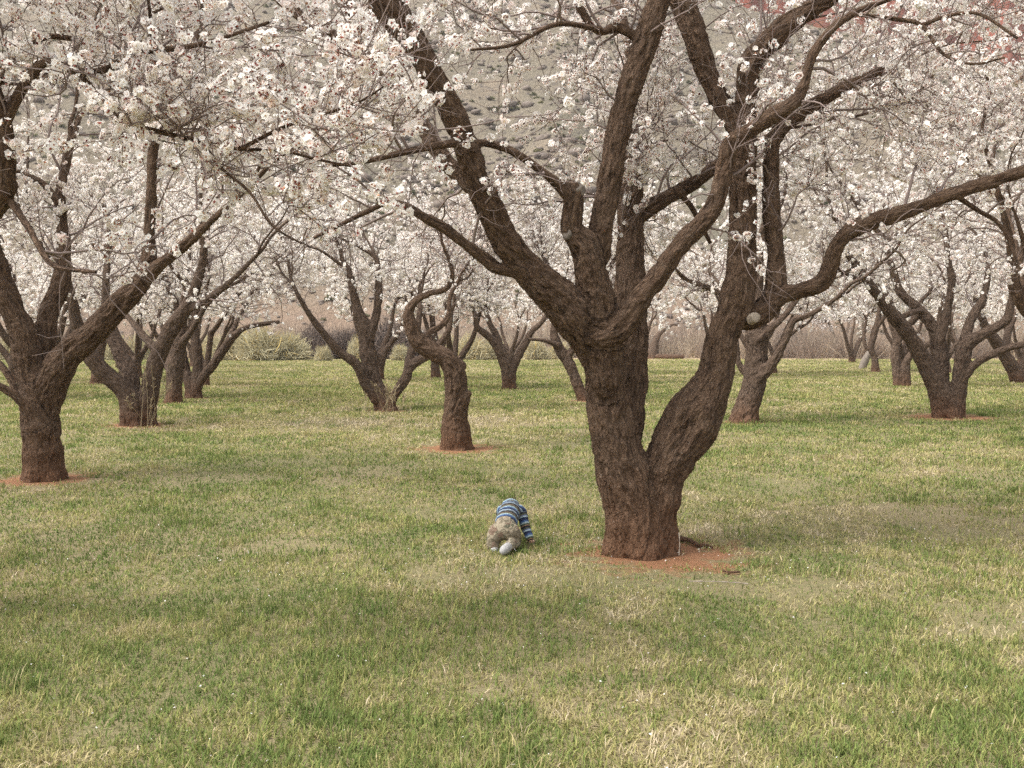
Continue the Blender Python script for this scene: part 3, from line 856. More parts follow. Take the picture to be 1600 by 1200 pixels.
far_spots = [   # photo column of the foot, distance, what singles it out
    (62, 27, 'far blossom tree right behind the trunk of the left tree'),
    (22, 36, 'far blossom tree beyond the left edge limbs of the left tree'),
    (214, 40, 'far blossom tree hidden behind the three-limbed tree on the left'),
    (272, 46, 'far blossom crown behind the red footed tree on the left'),
    (302, 56, 'farthest blossom crown behind the slim low reaching limb'),
    (590, 38, 'blossom crown just behind the leaning three-way tree'),
    (708, 32, 'blossom crown straight behind the crooked trunk'),
    (797, 58, 'farther blossom crown straight behind the small Y-forked tree'),
    (936, 37, 'blossom crown hidden behind the left side of the big trunk'),
    (985, 46, 'farther blossom crown hidden behind the big trunk'),
    (1124, 42, 'blossom crown hidden behind the right limb of the big tree'),
    (1178, 44, 'blossom crown behind the thick knotted trunk'),
    (1410, 50, 'farther blossom crown behind the twin-stemmed tree'),
    (1478, 46, 'blossom crown straight behind the vase-shaped tree'),
    (1500, 62, 'farthest blossom crown behind the vase-shaped tree'),
    (1594, 58, 'farther blossom crown behind the tree leaning left at the right edge'),
    (1660, 30, 'blossom crown beyond the right edge at mid distance'),
    (1700, 50, 'farthest blossom crown past the right edge'),
    (-80, 30, 'blossom crown beyond the left edge at mid distance'),
    (-60, 50, 'farthest blossom crown past the left edge'),
]
rs = np.random.default_rng(77)
for i, (px, Y, lab) in enumerate(far_spots):
    o = protos[i] if i < 3 else copy_tree(protos[i % 3])
    x = (px - 800) / F * Y
    o.location = (x, Y, float(gh(np.array([x]), np.array([Y]))[0]))
    o.rotation_euler = (0, 0, rs.uniform(0, 6.28))
    s = rs.uniform(0.88, 1.12)
    o.scale = (s, s, s * rs.uniform(0.95, 1.1))
    o['label'] = lab
    BASES.append((x, Y, 0.0))

# ------------------------------------------------------------ ground, with bare red soil at the feet of the near trees
t = NT('meadow_soil')
pos = t.n('ShaderNodeNewGeometry').outputs['Position']
flat = t.scale(pos, (1, 1, 0))
big = t.noise(flat, 0.35, 3)
fine = t.noise(flat, 14, 5, 0.65)
tiny = t.noise(flat, 120, 3, 0.6)
col = t.mix(t.maprange(big, 0.38, 0.62), (0.135, 0.14, 0.058), (0.215, 0.18, 0.10))
col = t.mix(t.maprange(fine, 0.35, 0.7, 0, 0.7), col, (0.24, 0.18, 0.11))
col = t.mix(t.maprange(tiny, 0.45, 0.75, 0, 0.4), col, (0.15, 0.13, 0.075))
soil = None
for (bx, by, sr) in BASES:
    if sr <= 0:
        continue
    d = t.n('ShaderNodeVectorMath', {0: flat, 1: (bx, by, 0)}, operation='DISTANCE').outputs['Value']
    d = t.math('ADD', d, t.math('MULTIPLY', t.math('SUBTRACT', t.noise(flat, 4.5, 5, .65), 0.5), 2.0))
    m = t.maprange(d, sr * 0.8, sr * 1.5, 1, 0)
    soil = m if soil is None else t.math('MAXIMUM', soil, m)
redsoil = t.mix(fine, (0.19, 0.088, 0.043), (0.29, 0.155, 0.085))
redsoil = t.mix(t.maprange(tiny, 0.55, 0.8), redsoil, (0.20, 0.09, 0.05))
col = t.mix(soil, col, redsoil)
yy = t.n('ShaderNodeSeparateXYZ', {'Vector': pos}).outputs['Y']
edge = t.maprange(t.math('ADD', yy, t.math('MULTIPLY', big, 6)), 74, 80)
col = t.mix(edge, col, (0.40, 0.30, 0.20))
M['ground'] = t.out(t.bsdf(col, 0.95, t.math('ADD', fine, t.math('MULTIPLY', tiny, 0.4)), 0.6, 0.03, 0.1))
ys = np.concatenate([np.linspace(-40, 2, 12), np.linspace(2.3, 14, 100), np.geomspace(14.3, 700, 70)])
xs = np.concatenate([-np.geomspace(900, 9, 34), np.linspace(-8.8, 8.8, 130), np.geomspace(9, 900, 34)])
X, Yg = np.meshgrid(xs, ys)
Z = gh(X.ravel(), Yg.ravel())
nx, ny = len(xs), len(ys)
idx = np.arange(nx * ny).reshape(ny, nx)
Qd = np.stack([idx[:-1, :-1], idx[:-1, 1:], idx[1:, 1:], idx[1:, :-1]], -1).reshape(-1, 4)
tag(add('ground', make_mesh('ground', np.stack([X.ravel(), Yg.ravel(), Z], 1), [(Qd, 0)], [M['ground']])), kind='structure')

# ------------------------------------------------------------ grass
t = NT('grass_blade')
hue = t.attr('hue').outputs['Fac']
val = t.attr('val').outputs['Fac']
gc = t.ramp(hue, [(0.0, (0.14, 0.19, 0.058)), (0.3, (0.215, 0.25, 0.078)), (0.55, (0.34, 0.315, 0.122)), (0.8, (0.45, 0.375, 0.205)), (1.0, (0.54, 0.45, 0.315))])
vv = t.n('ShaderNodeCombineColor', {0: val, 1: val, 2: val}).outputs[0]
M['grass'] = t.out(t.thin(t.mix(1.0, gc, vv, 'MULTIPLY'), 0.3))
def straw_field(x, y):
    """0 lush .. 1 dry straw"""
    v = 0.385 + 0.30 * fbm2(x * 0.32, y * 0.22, 91, 3) + 0.42 * fbm2(x * 1.5, y * 1.1, 92, 3) + 0.55 * fbm2(x * 5, y * 5, 95, 2)
    def ell(cx, cy, rx, ry, a):
        return a * np.exp(-((x - cx) / rx) ** 2 - ((y - cy) / ry) ** 2)
    v += ell(-3.6, 18.5, 4.5, 2.0, 0.40) + ell(-1.2, 6.6, 1.6, 1.3, 0.16) + ell(1.9, 8.3, 0.9, 1.0, 0.28) + ell(0.3, 4.2, 1.0, .5, 0.06) + ell(1.5, 24, 4, 3, 0.22) + ell(4, 14, 3, 2, .16)
    v += ell(-5, 15, 2.5, 1.5, -0.3) + ell(-2.8, 12.2, 2.5, 1.3, -0.22) + ell(4.5, 5.8, 2, 1.2, -0.16) + ell(-1.7, 4.6, .8, .8, -0.12) + ell(4.0, 18, 3, 1.5, -0.2)
    v += np.clip((y - 28) / 60, 0, 0.1)
    return v
def blades(g, x, y, h, wd, hue, val, lean, rs, droop=0.35):
    n = len(x)
    z = gh(x, y)
    a = rs.uniform(0, 2 * math.pi, n)
    # leaf faces turned at random; bend direction
    bd = np.stack([np.cos(a), np.sin(a), np.zeros(n)], 1)
    a2 = a + math.pi / 2 + rs.normal(0, .5, n)
    sd = np.stack([np.cos(a2), np.sin(a2), np.zeros(n)], 1) * (wd * 0.5)[:, None]
    p0 = np.stack([x, y, z - 0.005], 1)
    up = np.array([0, 0, 1.0])
    l = lean[:, None]
    hh = h[:, None]
    p1 = p0 + hh * 0.55 * (up * np.sqrt(np.clip(1 - l * l, 0.05, 1)) + bd * l)
    l2 = np.clip(l + droop, 0, 0.99)
    p2 = p1 + hh * 0.5 * (up * np.sqrt(np.clip(1 - l2 * l2, 0.02, 1)) + bd * l2)
    V = np.stack([p0 - sd, p0 + sd, p1 + sd * 0.8, p1 - sd * 0.8, p2], 1).reshape(-1, 3)
    o = np.arange(n)[:, None] * 5
    g.put(V, [(o + np.array([[0, 1, 2, 3]]), 0), (o + np.array([[3, 2, 4]]), 0)], hue=np.repeat(hue, 5), val=np.repeat(val, 5))
rs = np.random.default_rng(5)
NB = 760000
# distance density ~ d^-0.7 over the wedge in view (and a margin either side)
u = rs.random(NB)
e = 0.25
d = (3.0 ** e + u * (78.0 ** e - 3.0 ** e)) ** (1 / e)
x = rs.uniform(-0.72, 0.72, NB) * d
y = d
# clump: pull blades toward tuft centres
cx = np.round(x / 0.11 + vnoise(np.stack([x * 3, y * 3, x * 0], 1), 3)) * 0.11
pull = rs.uniform(0, 0.5, NB) * (rs.random(NB) < 0.5)
x = x + (cx - x) * pull
keep = np.ones(NB, bool)
for (bx, by, sr) in BASES:
    if sr > 0:
        dd = np.hypot(x - bx, (y - by)) + 0.5 * fbm2(x * 3.5, y * 3.5, 7, 3)
        keep &= ~((dd < sr * 1.15) & (rs.random(NB) < np.clip(1.9 - dd / sr * 1.15, 0.0, 0.97)))
bare = fbm2(x * 1.1, y * 1.1, 33, 3)
keep &= ~((bare > 0.3) & (rs.random(NB) < np.clip((bare - 0.22) * 3.2, 0, 0.7)))
x, y = x[keep], y[keep]
n = len(x)
sf = straw_field(x, y)
hue = np.clip(sf + rs.normal(0, 1, n) * np.interp(y, [5, 30], [0.19, 0.11]) + 0.22 * fbm2(x * 11, y * 9, 97, 2), 0, 1)
dry = hue > 0.55
tall = np.clip(fbm2(x * 1.3, y * 1.3, 55, 2) * 1.5 + 0.3, 0, 1)
h = np.where(dry, rs.uniform(0.025, 0.07, n), rs.uniform(0.02, 0.05, n) + 0.05 * tall * rs.random(n))
h *= np.interp(y, [3, 6, 10, 14, 24], [1.0, 0.92, 0.88, 1, 1.5])
wd = 0.0056 * np.maximum((y / 4.0).clip(0.8, None) ** 0.82 * 0.8, 0.95) * rs.uniform(0.7, 1.35, n)
lean = np.where(dry, rs.beta(2.4, 1.3, n) * 0.97, rs.beta(1.8, 1.8, n) * 0.92)
val = rs.uniform(0.75, 1.2, n)
g = Geo()
blades(g, x, y, h, wd, hue, val, lean, rs)
# taller bright tufts
nt = 300
td = (3.2 ** 0.9 + rs.random(nt) * (26 ** 0.9 - 3.2 ** 0.9)) ** (1 / 0.9)
tx = rs.uniform(-0.68, 0.68, nt) * td
for k in range(nt):
    if any(sr > 0 and math.hypot(tx[k] - bx, td[k] - by) < sr * 0.9 for bx, by, sr in BASES):
        continue
    m = 60
    rr = rs.uniform(0.05, 0.14)
    x = tx[k] + rs.normal(0, rr, m)
    y = td[k] + rs.normal(0, rr, m)
    green = rs.random() < 0.6
    blades(g, x, y, rs.uniform(0.06, 0.11, m), 0.0042 * max(1, td[k] / 5) ** 0.8 * rs.uniform(.7, 1.3, m), np.clip((0.12 if green else 0.68) + rs.normal(0, 0.15, m), 0, 1), rs.uniform(0.75, 1.2, m), rs.beta(1.5, 3, m) * 0.9, rs)
tag(add('grass', g.mesh('grass', [M['grass']], smooth=False)), kind='stuff')

# fallen petals
n = 1500
d = rs.uniform(3.2, 16, n)
x = np.where(rs.random(n) < 0.75, rs.uniform(-0.6, 0.6, n) * d, 1.0 + rs.normal(0, 0.9, n))
y = np.where(np.arange(n) % 4 == 0, 7.0 + rs.normal(0, 0.8, n), d)
z = gh(x, y) + rs.uniform(0.012, 0.05, n)
c = np.stack([x, y, z], 1)
nv = nrm(np.stack([rs.normal(0, .4, n), rs.normal(0, .4, n), np.ones(n)], 1))
a = nrm(np.cross(nv, rs.normal(size=(n, 3)))); b_ = np.cross(nv, a)
s = rs.uniform(0.003, 0.0065, (n, 1))
V = np.stack([c - a * s, c + b_ * s * .8 + nv * s * .3, c + a * s * 1.1, c - b_ * s * .8 + nv * s * .3], 1).reshape(-1, 3)
tag(add('fallen_petals', make_mesh('fallen_petals', V, [(np.arange(n * 4).reshape(-1, 4), 0)], [M['petal']], {'tint': ('FLOAT', np.full(n * 4, .8))})), kind='stuff')

# surface root / dead branch by the big trunk
def stick(name, label, cat, pts, mat, thick=1.0, voxel=0.006):
    c = catmull(W(*pts), 0.02)
    V, N, Q, T = remesh_union([c], voxel, 2)
    V = V + N * (0.004 * fbm(V * 40, 4, 2))[:, None]
    o = c[0, :3]
    me = make_mesh(name, V - o, [(Q, 0), (T, 0)], [M[mat]], {'bark': ('FLOAT_VECTOR', V)})
    ob = add(name, me, None, o)
    return tag(ob, label, cat)
def G(px, py, dz=0.0):
    q = P(px, py, groundY(py))
    return (q[0], q[1], float(gh(q[0:1], q[1:2])[0]) + dz)
stick('fallen_branch', 'short dark dead branch lying on the red soil against the big trunk', 'branch',
      [(*G(1062, 846, .03), .022), (*G(1078, 850, .03), .017), (*G(1092, 856, .02), .015), (*G(1103, 855, .018), .013), (*G(1113, 858, .014), .009)], 'bark')
stick('fallen_twig', 'grey twig lying in thin grass right of the big trunk', 'branch',
      [(*G(1130, 896, .02), .008), (*G(1142, 899, .02), .008), (*G(1156, 897, .015), .005)], 'bark_far', voxel=0.004)
stick('grass_straw', 'single yellow straw lying flat on the grass in front of the big tree', 'straw',
      [(*G(1078, 926, .06), .0028), (*G(1120, 927, .065), .0026), (*G(1168, 927, .055), .0024)], 'cut', voxel=0.0022)
stick('upright_straw', 'thin pale straw standing against the right foot of the big trunk', 'straw',
      [(*P(1061, 867, 7.0), .0035), (*P(1062, 850, 7.0), .0032), (*P(1061, 832, 7.02), .003)], 'cut', voxel=0.0025)

# dry weeds at two trees
t = NT('dry_weed')
M['weed'] = t.out(t.thin((0.40, 0.32, 0.20), 0.2))
def weed(label, px, py, n, hmax, seed, spread=0.25):
    rs = np.random.default_rng(seed)
    o = np.array(G(px, py))
    st = np.stack([rs.normal(0, spread, n), rs.normal(0, spread * .6, n), np.zeros(n)], 1)
    b = grow(st, np.stack([rs.normal(0, .25, n), rs.normal(0, .25, n), np.ones(n)], 1), rs.uniform(.4, 1, n) * hmax, 6, 0.08, 0.0, rs)
    g = Geo()
    V, Q, _ = tubes(b, np.full((n, 1), .0055) * np.linspace(1, .5, 7)[None], 4)
    g.put(V, [(Q, 0)])
    i, p, tg, _ = sample_on(b, n * 14, 0.6, 1.0, rs)
    s = grow(p, tg + rs.normal(0, .5, p.shape), np.full(len(p), .07), 2, .2, 0, rs)
    V, Q, _ = tubes(s, np.full((len(p), 3), .006), 3)
    g.put(V, [(Q, 0)])
    return tag(add('dry_weed', g.mesh('dry_weed', [M['weed']]), None, o), label, 'weed', 'dry weeds at the tree feet')
weed('tall dry weed stalks standing before the three-limbed tree on the left', 228, 664, 14, 1.25, 1, .16)
weed('pale dry weeds leaning at the foot of the leaning three-way tree', 610, 644, 14, 0.85, 2, .22)

# ------------------------------------------------------------ brush along the far edge of the field
def mat_blade(name, stops):
    t = NT(name)
    return t.out(t.thin(t.ramp(t.attr('hue').outputs['Fac'], stops), 0.25))
M['rabbit'] = mat_blade('rabbitbrush', [(0, (0.25, 0.235, 0.15)), (0.4, (0.42, 0.38, 0.24)), (0.75, (0.56, 0.50, 0.34)), (1, (0.58, 0.42, 0.13))])
M['thicket'] = mat_blade('bare_thicket', [(0, (0.16, 0.125, 0.105)), (0.5, (0.32, 0.25, 0.20)), (1, (0.50, 0.42, 0.30))])
M['darkbrush'] = mat_blade('dark_bare_brush', [(0, (0.075, 0.055, 0.045)), (0.6, (0.17, 0.13, 0.11)), (1, (0.32, 0.26, 0.21))])
def brush_mesh(name, n, r, h, wd, seed, mat):
    rs = np.random.default_rng(seed)
    th = rs.uniform(0, 2 * math.pi, n)
    el = np.arcsin(rs.uniform(0.05, 1, n))
    d = np.stack([np.cos(th) * np.cos(el), np.sin(th) * np.cos(el), np.sin(el)], 1)
    lump = 1 + 0.35 * fbm(d * 2.3 + seed, seed, 2)
    tip = d * np.array([r, r, h]) * (rs.uniform(0.55, 1.0, n) * lump)[:, None]
    p0 = np.stack([rs.normal(0, r * .25, n), rs.normal(0, r * .25, n), np.zeros(n)], 1) + tip * 0.25
    sd = nrm(np.cross(tip - p0, rs.normal(size=(n, 3)))) * wd
    midp = (p0 + tip) / 2 + rs.normal(0, .06 * r, (n, 3)) + np.array([0, 0, .05 * h])
    V = np.stack([p0 - sd * .6, p0 + sd * .6, midp + sd, midp - sd, tip + sd * .4, tip - sd * .4], 1).reshape(-1, 3)
    o = np.arange(n)[:, None] * 6
    hue = np.clip(rs.normal(.5, .2, n) + 0.25 * fbm(tip * .8, seed, 2) + (0.35 * (rs.random(n) < .07)), 0, 1)
    return make_mesh(name, V, [(np.concatenate([o + np.array([[0, 1, 2, 3]]), o + np.array([[3, 2, 4, 5]])]), 0)], [mat], {'hue': ('FLOAT', np.repeat(hue, 6))}, smooth=False)
rab = [brush_mesh('rabbitbrush', 1900, 1.0, 1.0, .012, s, M['rabbit']) for s in (1, 2, 3)]
drk = [brush_mesh('bare_bush', 2600, 1.0, 1.0, .010, s, M['darkbrush']) for s in (4, 5)]
def bush(name, me, px, Y, r, h, label, cat, group, rz):
    x = (px - 800) / F * Y
    o = add(name, me, None, (x, Y, float(gh(np.array([x]), np.array([Y]))[0]) - .05))
    o.scale = (r, r, h)
    o.rotation_euler = (0, 0, rz)
    return tag(o, label, cat, group)
rb = [(180, 74, 1.3, 2.0, 'pale brush bush seen between the limbs of the three-limbed tree'),
      (222, 75, 1.6, 2.3, 'grey green brush bush just right of the three-limbed tree'),
      (335, 78, 1.5, 2.2, 'pale brush bush behind the low reaching limb'),
      (372, 75, 2.0, 2.7, 'pale rounded brush bush at the left of the biggest yellow pair'),
      (408, 73, 2.1, 3.0, 'largest pale brush bush at the field edge'),
      (452, 74, 1.9, 2.4, 'yellow flecked brush bush touching the dark thicket'),
      (505, 72, 0.8, 1.2, 'little pale brush bush in front of the dark bare bushes'),
      (556, 76, 0.9, 1.9, 'narrow yellow brush bush between two dark bare bushes'),
      (625, 73, 0.9, 1.4, 'small pale brush bush by the right limb of the leaning three-way tree'),
      (700, 76, 1.5, 2.0, 'pale brush bush right of the crooked trunk'),
      (735, 75, 1.5, 2.2, 'pale brush bush left of the small Y-forked tree'),
      (772, 77, 1.4, 2.0, 'pale brush bush behind the small Y-forked tree'),
      (838, 76, 1.3, 1.7, 'pale brush bush right of the small Y-forked tree'),
      (876, 78, 1.2, 1.6, 'pale brush bush next to the leaning tree behind the big trunk'),
      (20, 76, 1.6, 2.2, 'pale brush bush at the far left behind the left tree'),
      (-70, 76, 1.7, 2.2, 'pale brush bush beyond the left edge')]
for i, (px, Y, r, h, lab) in enumerate(rb):
    bush('brush_bush', rab[i % 3], px, Y, r, h, lab, 'bush', 'pale brush bushes at the field edge', i * 1.7)
for i, (px, Y, r, h, lab) in enumerate([(495, 79, 2.2, 3.2, 'dark bare bush right of the yellow flecked brush'),
                                        (545, 80, 2.0, 2.8, 'dark bare bush behind the leaning three-way tree'),
                                        (610, 79, 2.4, 3.7, 'tallest dark bare bush at the left of the crooked tree'),
                                        (655, 80, 1.8, 2.6, 'dark bare bush just behind the crooked trunk')]):
    bush('bare_bush', drk[i % 2], px, Y, r, h, lab, 'bush', 'dark bare bushes at the field edge', i * 2.3)
# willow thicket along the foot of the hill: reads as one mass
rs = np.random.default_rng(8)
nc, per = 420, 210
n = nc * per
xc = rs.uniform(-62, 78, nc)
yc = rs.uniform(82, 92, nc)
yc = np.where(xc > 5, yc - 3, yc)
hc = 1.6 + 2.6 * rs.random(nc) ** 1.3
x = np.repeat(xc, per) + rs.normal(0, .5, n)
y = np.repeat(yc, per) + rs.normal(0, .4, n)
hh = np.repeat(hc, per) * rs.uniform(.45, 1.1, n)
dirv = np.stack([rs.normal(0, .62, n), rs.normal(0, .5, n), np.ones(n)], 1)
b = grow(np.stack([x, y, gh(x, y) - .05], 1), dirv, hh, 3, .28, .05, rs)
sd = nrm(np.stack([rs.normal(size=n), rs.normal(size=n) * .3, np.zeros(n)], 1)) * .014
V = np.stack([b[:, 0] - sd, b[:, 0] + sd, b[:, 1] + sd, b[:, 1] - sd, b[:, 3] + sd * .3, b[:, 3] - sd * .3], 1).reshape(-1, 3)
o_ = np.arange(n)[:, None] * 6
hue = np.clip(.5 + np.repeat(rs.normal(0, .22, nc), per) + rs.normal(0, .18, n), 0, 1)
tag(add('thicket_undergrowth', make_mesh('thicket', V, [(np.concatenate([o_ + np.array([[0, 1, 2, 3]]), o_ + np.array([[3, 2, 4, 5]])]), 0)], [M['thicket']], {'hue': ('FLOAT', np.repeat(hue, 6))}, smooth=False)), kind='stuff')
# stump and log at the far edge
Yf = 79.0
stick('dead_tree_stump', 'broken dead trunk with two bare arms at the far edge, seen through the big fork', 'stump',
      [(*P(1019, 563, Yf), .5), (*P(1020, 550, Yf), .45), (*P(1024, 535, Yf), .3), (*P(1030, 522, Yf), .2), (*P(1042, 512, Yf), .14), (*P(1052, 507, Yf), .09), (*P(1058, 509, Yf), .06)], 'bark_far', voxel=.04)
stick('fallen_log', 'fallen log lying in straw beside the broken dead trunk', 'log',
      [(*P(1028, 557, Yf - 1), .22), (*P(1045, 558, Yf - 1), .26), (*P(1066, 557, Yf - 1), .18)], 'bark_far', voxel=.05)
stick('leaning_stump', 'pale weathered stump leaning beside the far tree with the pale stub', 'stump',
      [(*P(1347, 576, 53), .2), (*P(1352, 563, 53), .2), (*P(1360, 548, 53), .14), (*P(1364, 538, 53), .09)], 'cut_old', voxel=.04)

# ------------------------------------------------------------ hill and red cliff
t = NT('hill_talus')
pos = t.n('ShaderNodeNewGeometry').outputs['Position']
z = t.n('ShaderNodeSeparateXYZ', {'Vector': pos}).outputs['Z']
n1 = t.noise(pos, 0.06, 4)
n2 = t.noise(pos, 0.55, 5, 0.7)
n3 = t.noise(pos, 1.6, 4, 0.65)
col = t.mix(t.maprange(n1, 0.35, 0.65), (0.20, 0.160, 0.115), (0.15, 0.132, 0.096))
col = t.mix(t.maprange(n2, 0.52, 0.66), col, (0.10, 0.083, 0.072))
col = t.mix(t.maprange(n3, 0.55, 0.72, 0, .7), col, (0.25, 0.215, 0.17))
low = t.maprange(t.math('ADD', z, t.math('MULTIPLY', n1, 14)), 11, 20, 0.75, 0)
col = t.mix(low, col, t.mix(n2, (0.20, 0.128, 0.088), (0.25, 0.178, 0.128)))
M['hill'] = t.out(t.bsdf(col, .95, t.math('ADD', n2, n3), 1.0, .5, .1))
def hill_h(x, y):
    x = np.asarray(x, float); y = np.asarray(y, float)
    foot = 92 + 6 * fbm2(x * .02, y * 0, 21, 2) + 0.02 * np.abs(x)
    t = np.maximum(y - foot, 0)
    slope = np.where(t < 20, t * 0.5, 10 + (t - 20) * 0.60)
    ridge = 130 - np.clip(x - 26, 0, 200) * 1.08
    k = 10.0
    hgt = -k * np.log(np.exp(-slope / k) + np.exp(-np.maximum(ridge, 12) / k))
    hgt = np.where(t <= 0, -1.0, np.maximum(hgt, -1) + k * 0.0)
    gul = fbm2(x * .03 + 4, y * .012, 24, 3) * np.clip(t / 40, 0, 1) * 10 + fbm2(x * .2, y * .2, 25, 3) * np.clip(t / 10, 0, 1) * 1.3 + 1.8 * np.maximum(0, fbm2(x * .05, y * .11, 27, 3) - .12) * np.clip(t / 20, 0, 1) * 3
    return np.where(t <= 0, -1.0, hgt + gul)
ys = np.concatenate([np.linspace(84, 150, 60), np.linspace(151, 420, 110)])
xs = np.linspace(-260, 300, 260)
X, Yh = np.meshgrid(xs, ys)
Z = hill_h(X.ravel(), Yh.ravel())
nx, ny = len(xs), len(ys)
idx = np.arange(nx * ny).reshape(ny, nx)
Qd = np.stack([idx[:-1, :-1], idx[:-1, 1:], idx[1:, 1:], idx[1:, :-1]], -1).reshape(-1, 4)
tag(add('hillside', make_mesh('hillside', np.stack([X.ravel(), Yh.ravel(), Z], 1), [(Qd, 0)], [M['hill']])), kind='structure')
# boulders and sage bushes on the slope (beyond counting)
t = NT('boulder')
pos = t.n('ShaderNodeNewGeometry').outputs['Position']
M['boulder'] = t.out(t.bsdf(t.mix(t.noise(pos, .35, 4), (0.085, 0.068, 0.058), (0.225, 0.18, 0.145)), .9, t.noise(pos, 3, 4), .6, .1))
rs = np.random.default_rng(31)
ic = []
ph = (1 + 5 ** .5) / 2
iv = nrm(np.array([(-1, ph, 0), (1, ph, 0), (-1, -ph, 0), (1, -ph, 0), (0, -1, ph), (0, 1, ph), (0, -1, -ph), (0, 1, -ph), (ph, 0, -1), (ph, 0, 1), (-ph, 0, -1), (-ph, 0, 1)], float))
it = np.array([(0, 11, 5), (0, 5, 1), (0, 1, 7), (0, 7, 10), (0, 10, 11), (1, 5, 9), (5, 11, 4), (11, 10, 2), (10, 7, 6), (7, 1, 8), (3, 9, 4), (3, 4, 2), (3, 2, 6), (3, 6, 8), (3, 8, 9), (4, 9, 5), (2, 4, 11), (6, 2, 10), (8, 6, 7), (9, 8, 1)])
n = 22000
y = 96 + 170 * rs.random(n) ** 1.2
x = rs.uniform(-.62, .62, n) * y
x[:600] = rs.uniform(-60, 40, 600); y[:600] = rs.uniform(95, 118, 600)
s = np.minimum(0.14 * rs.pareto(1.7, n) + 0.16, 0.95)
s = np.where(y < 120, np.minimum(s, .3), s)
kp = fbm2(x * .045, y * .03, 51, 3) + .25 * rs.normal(size=n) > -.02
x, y, s = x[kp], y[kp], s[kp]
n = len(x)
V = iv[None] * (1 + .25 * rs.normal(size=(n, 12, 1))) * s[:, None, None] * np.array([1.2, 1, .75])
V = V + np.stack([x, y, hill_h(x, y) + s * .15], 1)[:, None]
T = (np.arange(n)[:, None, None] * 12 + it[None]).reshape(-1, 3)
tag(add('slope_rubble', make_mesh('slope_rubble', V.reshape(-1, 3), [(T, 0)], [M['boulder']], smooth=False)), kind='stuff')
M['sage'] = mat_blade('sagebrush', [(0, (0.09, 0.092, 0.05)), (0.5, (0.16, 0.155, 0.085)), (1, (0.26, 0.235, 0.135))])
n, m = 3600, 26
y = 97 + 160 * rs.random(n) ** 1.1
x = rs.uniform(-.62, .62, n) * y
kp = fbm2(x * .04 + 9, y * .03, 53, 3) + .25 * rs.normal(size=n) > 0.0
x, y = x[kp], y[kp]
n = len(x)
s = rs.uniform(.2, .75, n)
dv = nrm(np.abs(rs.normal(size=(n, m, 3))) * np.array([1, 1, 1]) * np.where(rs.random((n, m, 3)) < .5, [-1, -1, 1], [1, 1, 1]))
tip = dv * s[:, None, None] * rs.uniform(.6, 1, (n, m, 1)) * np.array([1, 1, .85])
b0 = np.stack([x, y, hill_h(x, y)], 1)[:, None]
sd = nrm(np.cross(dv, rs.normal(size=(n, m, 3)))) * s[:, None, None] * .22
V = np.stack([b0 + tip * .25 - sd * .5, b0 + tip * .25 + sd * .5, b0 + tip + sd, b0 + tip - sd], 2).reshape(-1, 3)
hue = np.clip(np.repeat(rs.normal(.5, .22, n), m * 4) + np.repeat(rs.normal(0, .12, n * m), 4), 0, 1)
tag(add('sagebrush_vegetation', make_mesh('sage', V, [(np.arange(n * m * 4).reshape(-1, 4), 0)], [M['sage']], {'hue': ('FLOAT', hue)}, smooth=False)), kind='stuff')
# red sandstone cliff behind the shoulder of the hill
t = NT('red_sandstone')
pos = t.n('ShaderNodeNewGeometry').outputs['Position']
v1 = t.noise(t.scale(pos, (.12, .12, .012)), 1.0, 5, .6, .8)
v2 = t.noise(t.scale(pos, (.05, .05, .05)), 1.0, 5)
col = t.ramp(v1, [(0.3, (0.14, 0.038, 0.024)), (0.45, (0.26, 0.075, 0.045)), (0.7, (0.34, 0.115, 0.07))])
col = t.mix(t.maprange(v2, .58, .7), col, (0.36, 0.20, 0.10))
M['cliff'] = t.out(t.bsdf(col, .9, v1, .8, 1.5, .1))
us = np.linspace(0, 1, 170)
vs = np.linspace(0, 1, 50)
U, Vv = np.meshgrid(us, vs)
cx = 40 + 330 * U
zc = -2 + 210 * Vv
joint = np.abs(fbm2(cx.ravel() * .06, zc.ravel() * .006, 41, 3)).reshape(cx.shape)
cy = 370 + 30 * np.sin(U * 5) + 34 * joint - 8 * np.floor(Vv * 5) / 5 + Vv * 14 + 3 * fbm2(cx.ravel() * .15, zc.ravel() * .1, 43, 3).reshape(cx.shape)
nx, ny = len(us), len(vs)
front = np.stack([cx.ravel(), cy.ravel(), zc.ravel()], 1)
back = front + np.array([0, 140, 0.0])
idx = np.arange(nx * ny).reshape(ny, nx)
Qf = np.stack([idx[:-1, :-1], idx[:-1, 1:], idx[1:, 1:], idx[1:, :-1]], -1).reshape(-1, 4)
o_ = nx * ny
Qb = Qf[:, ::-1] + o_
top = np.stack([idx[-1, :-1], idx[-1, 1:], idx[-1, 1:] + o_, idx[-1, :-1] + o_], -1)
sl = np.stack([idx[:-1, 0], idx[1:, 0], idx[1:, 0] + o_, idx[:-1, 0] + o_], -1)
sr_ = np.stack([idx[1:, -1], idx[:-1, -1], idx[:-1, -1] + o_, idx[1:, -1] + o_], -1)
tag(add('cliff_terrain', make_mesh('cliff', np.concatenate([front, back]), [(np.concatenate([Qf, Qb, top, sl, sr_]), 0)], [M['cliff']], smooth=False)), kind='structure')

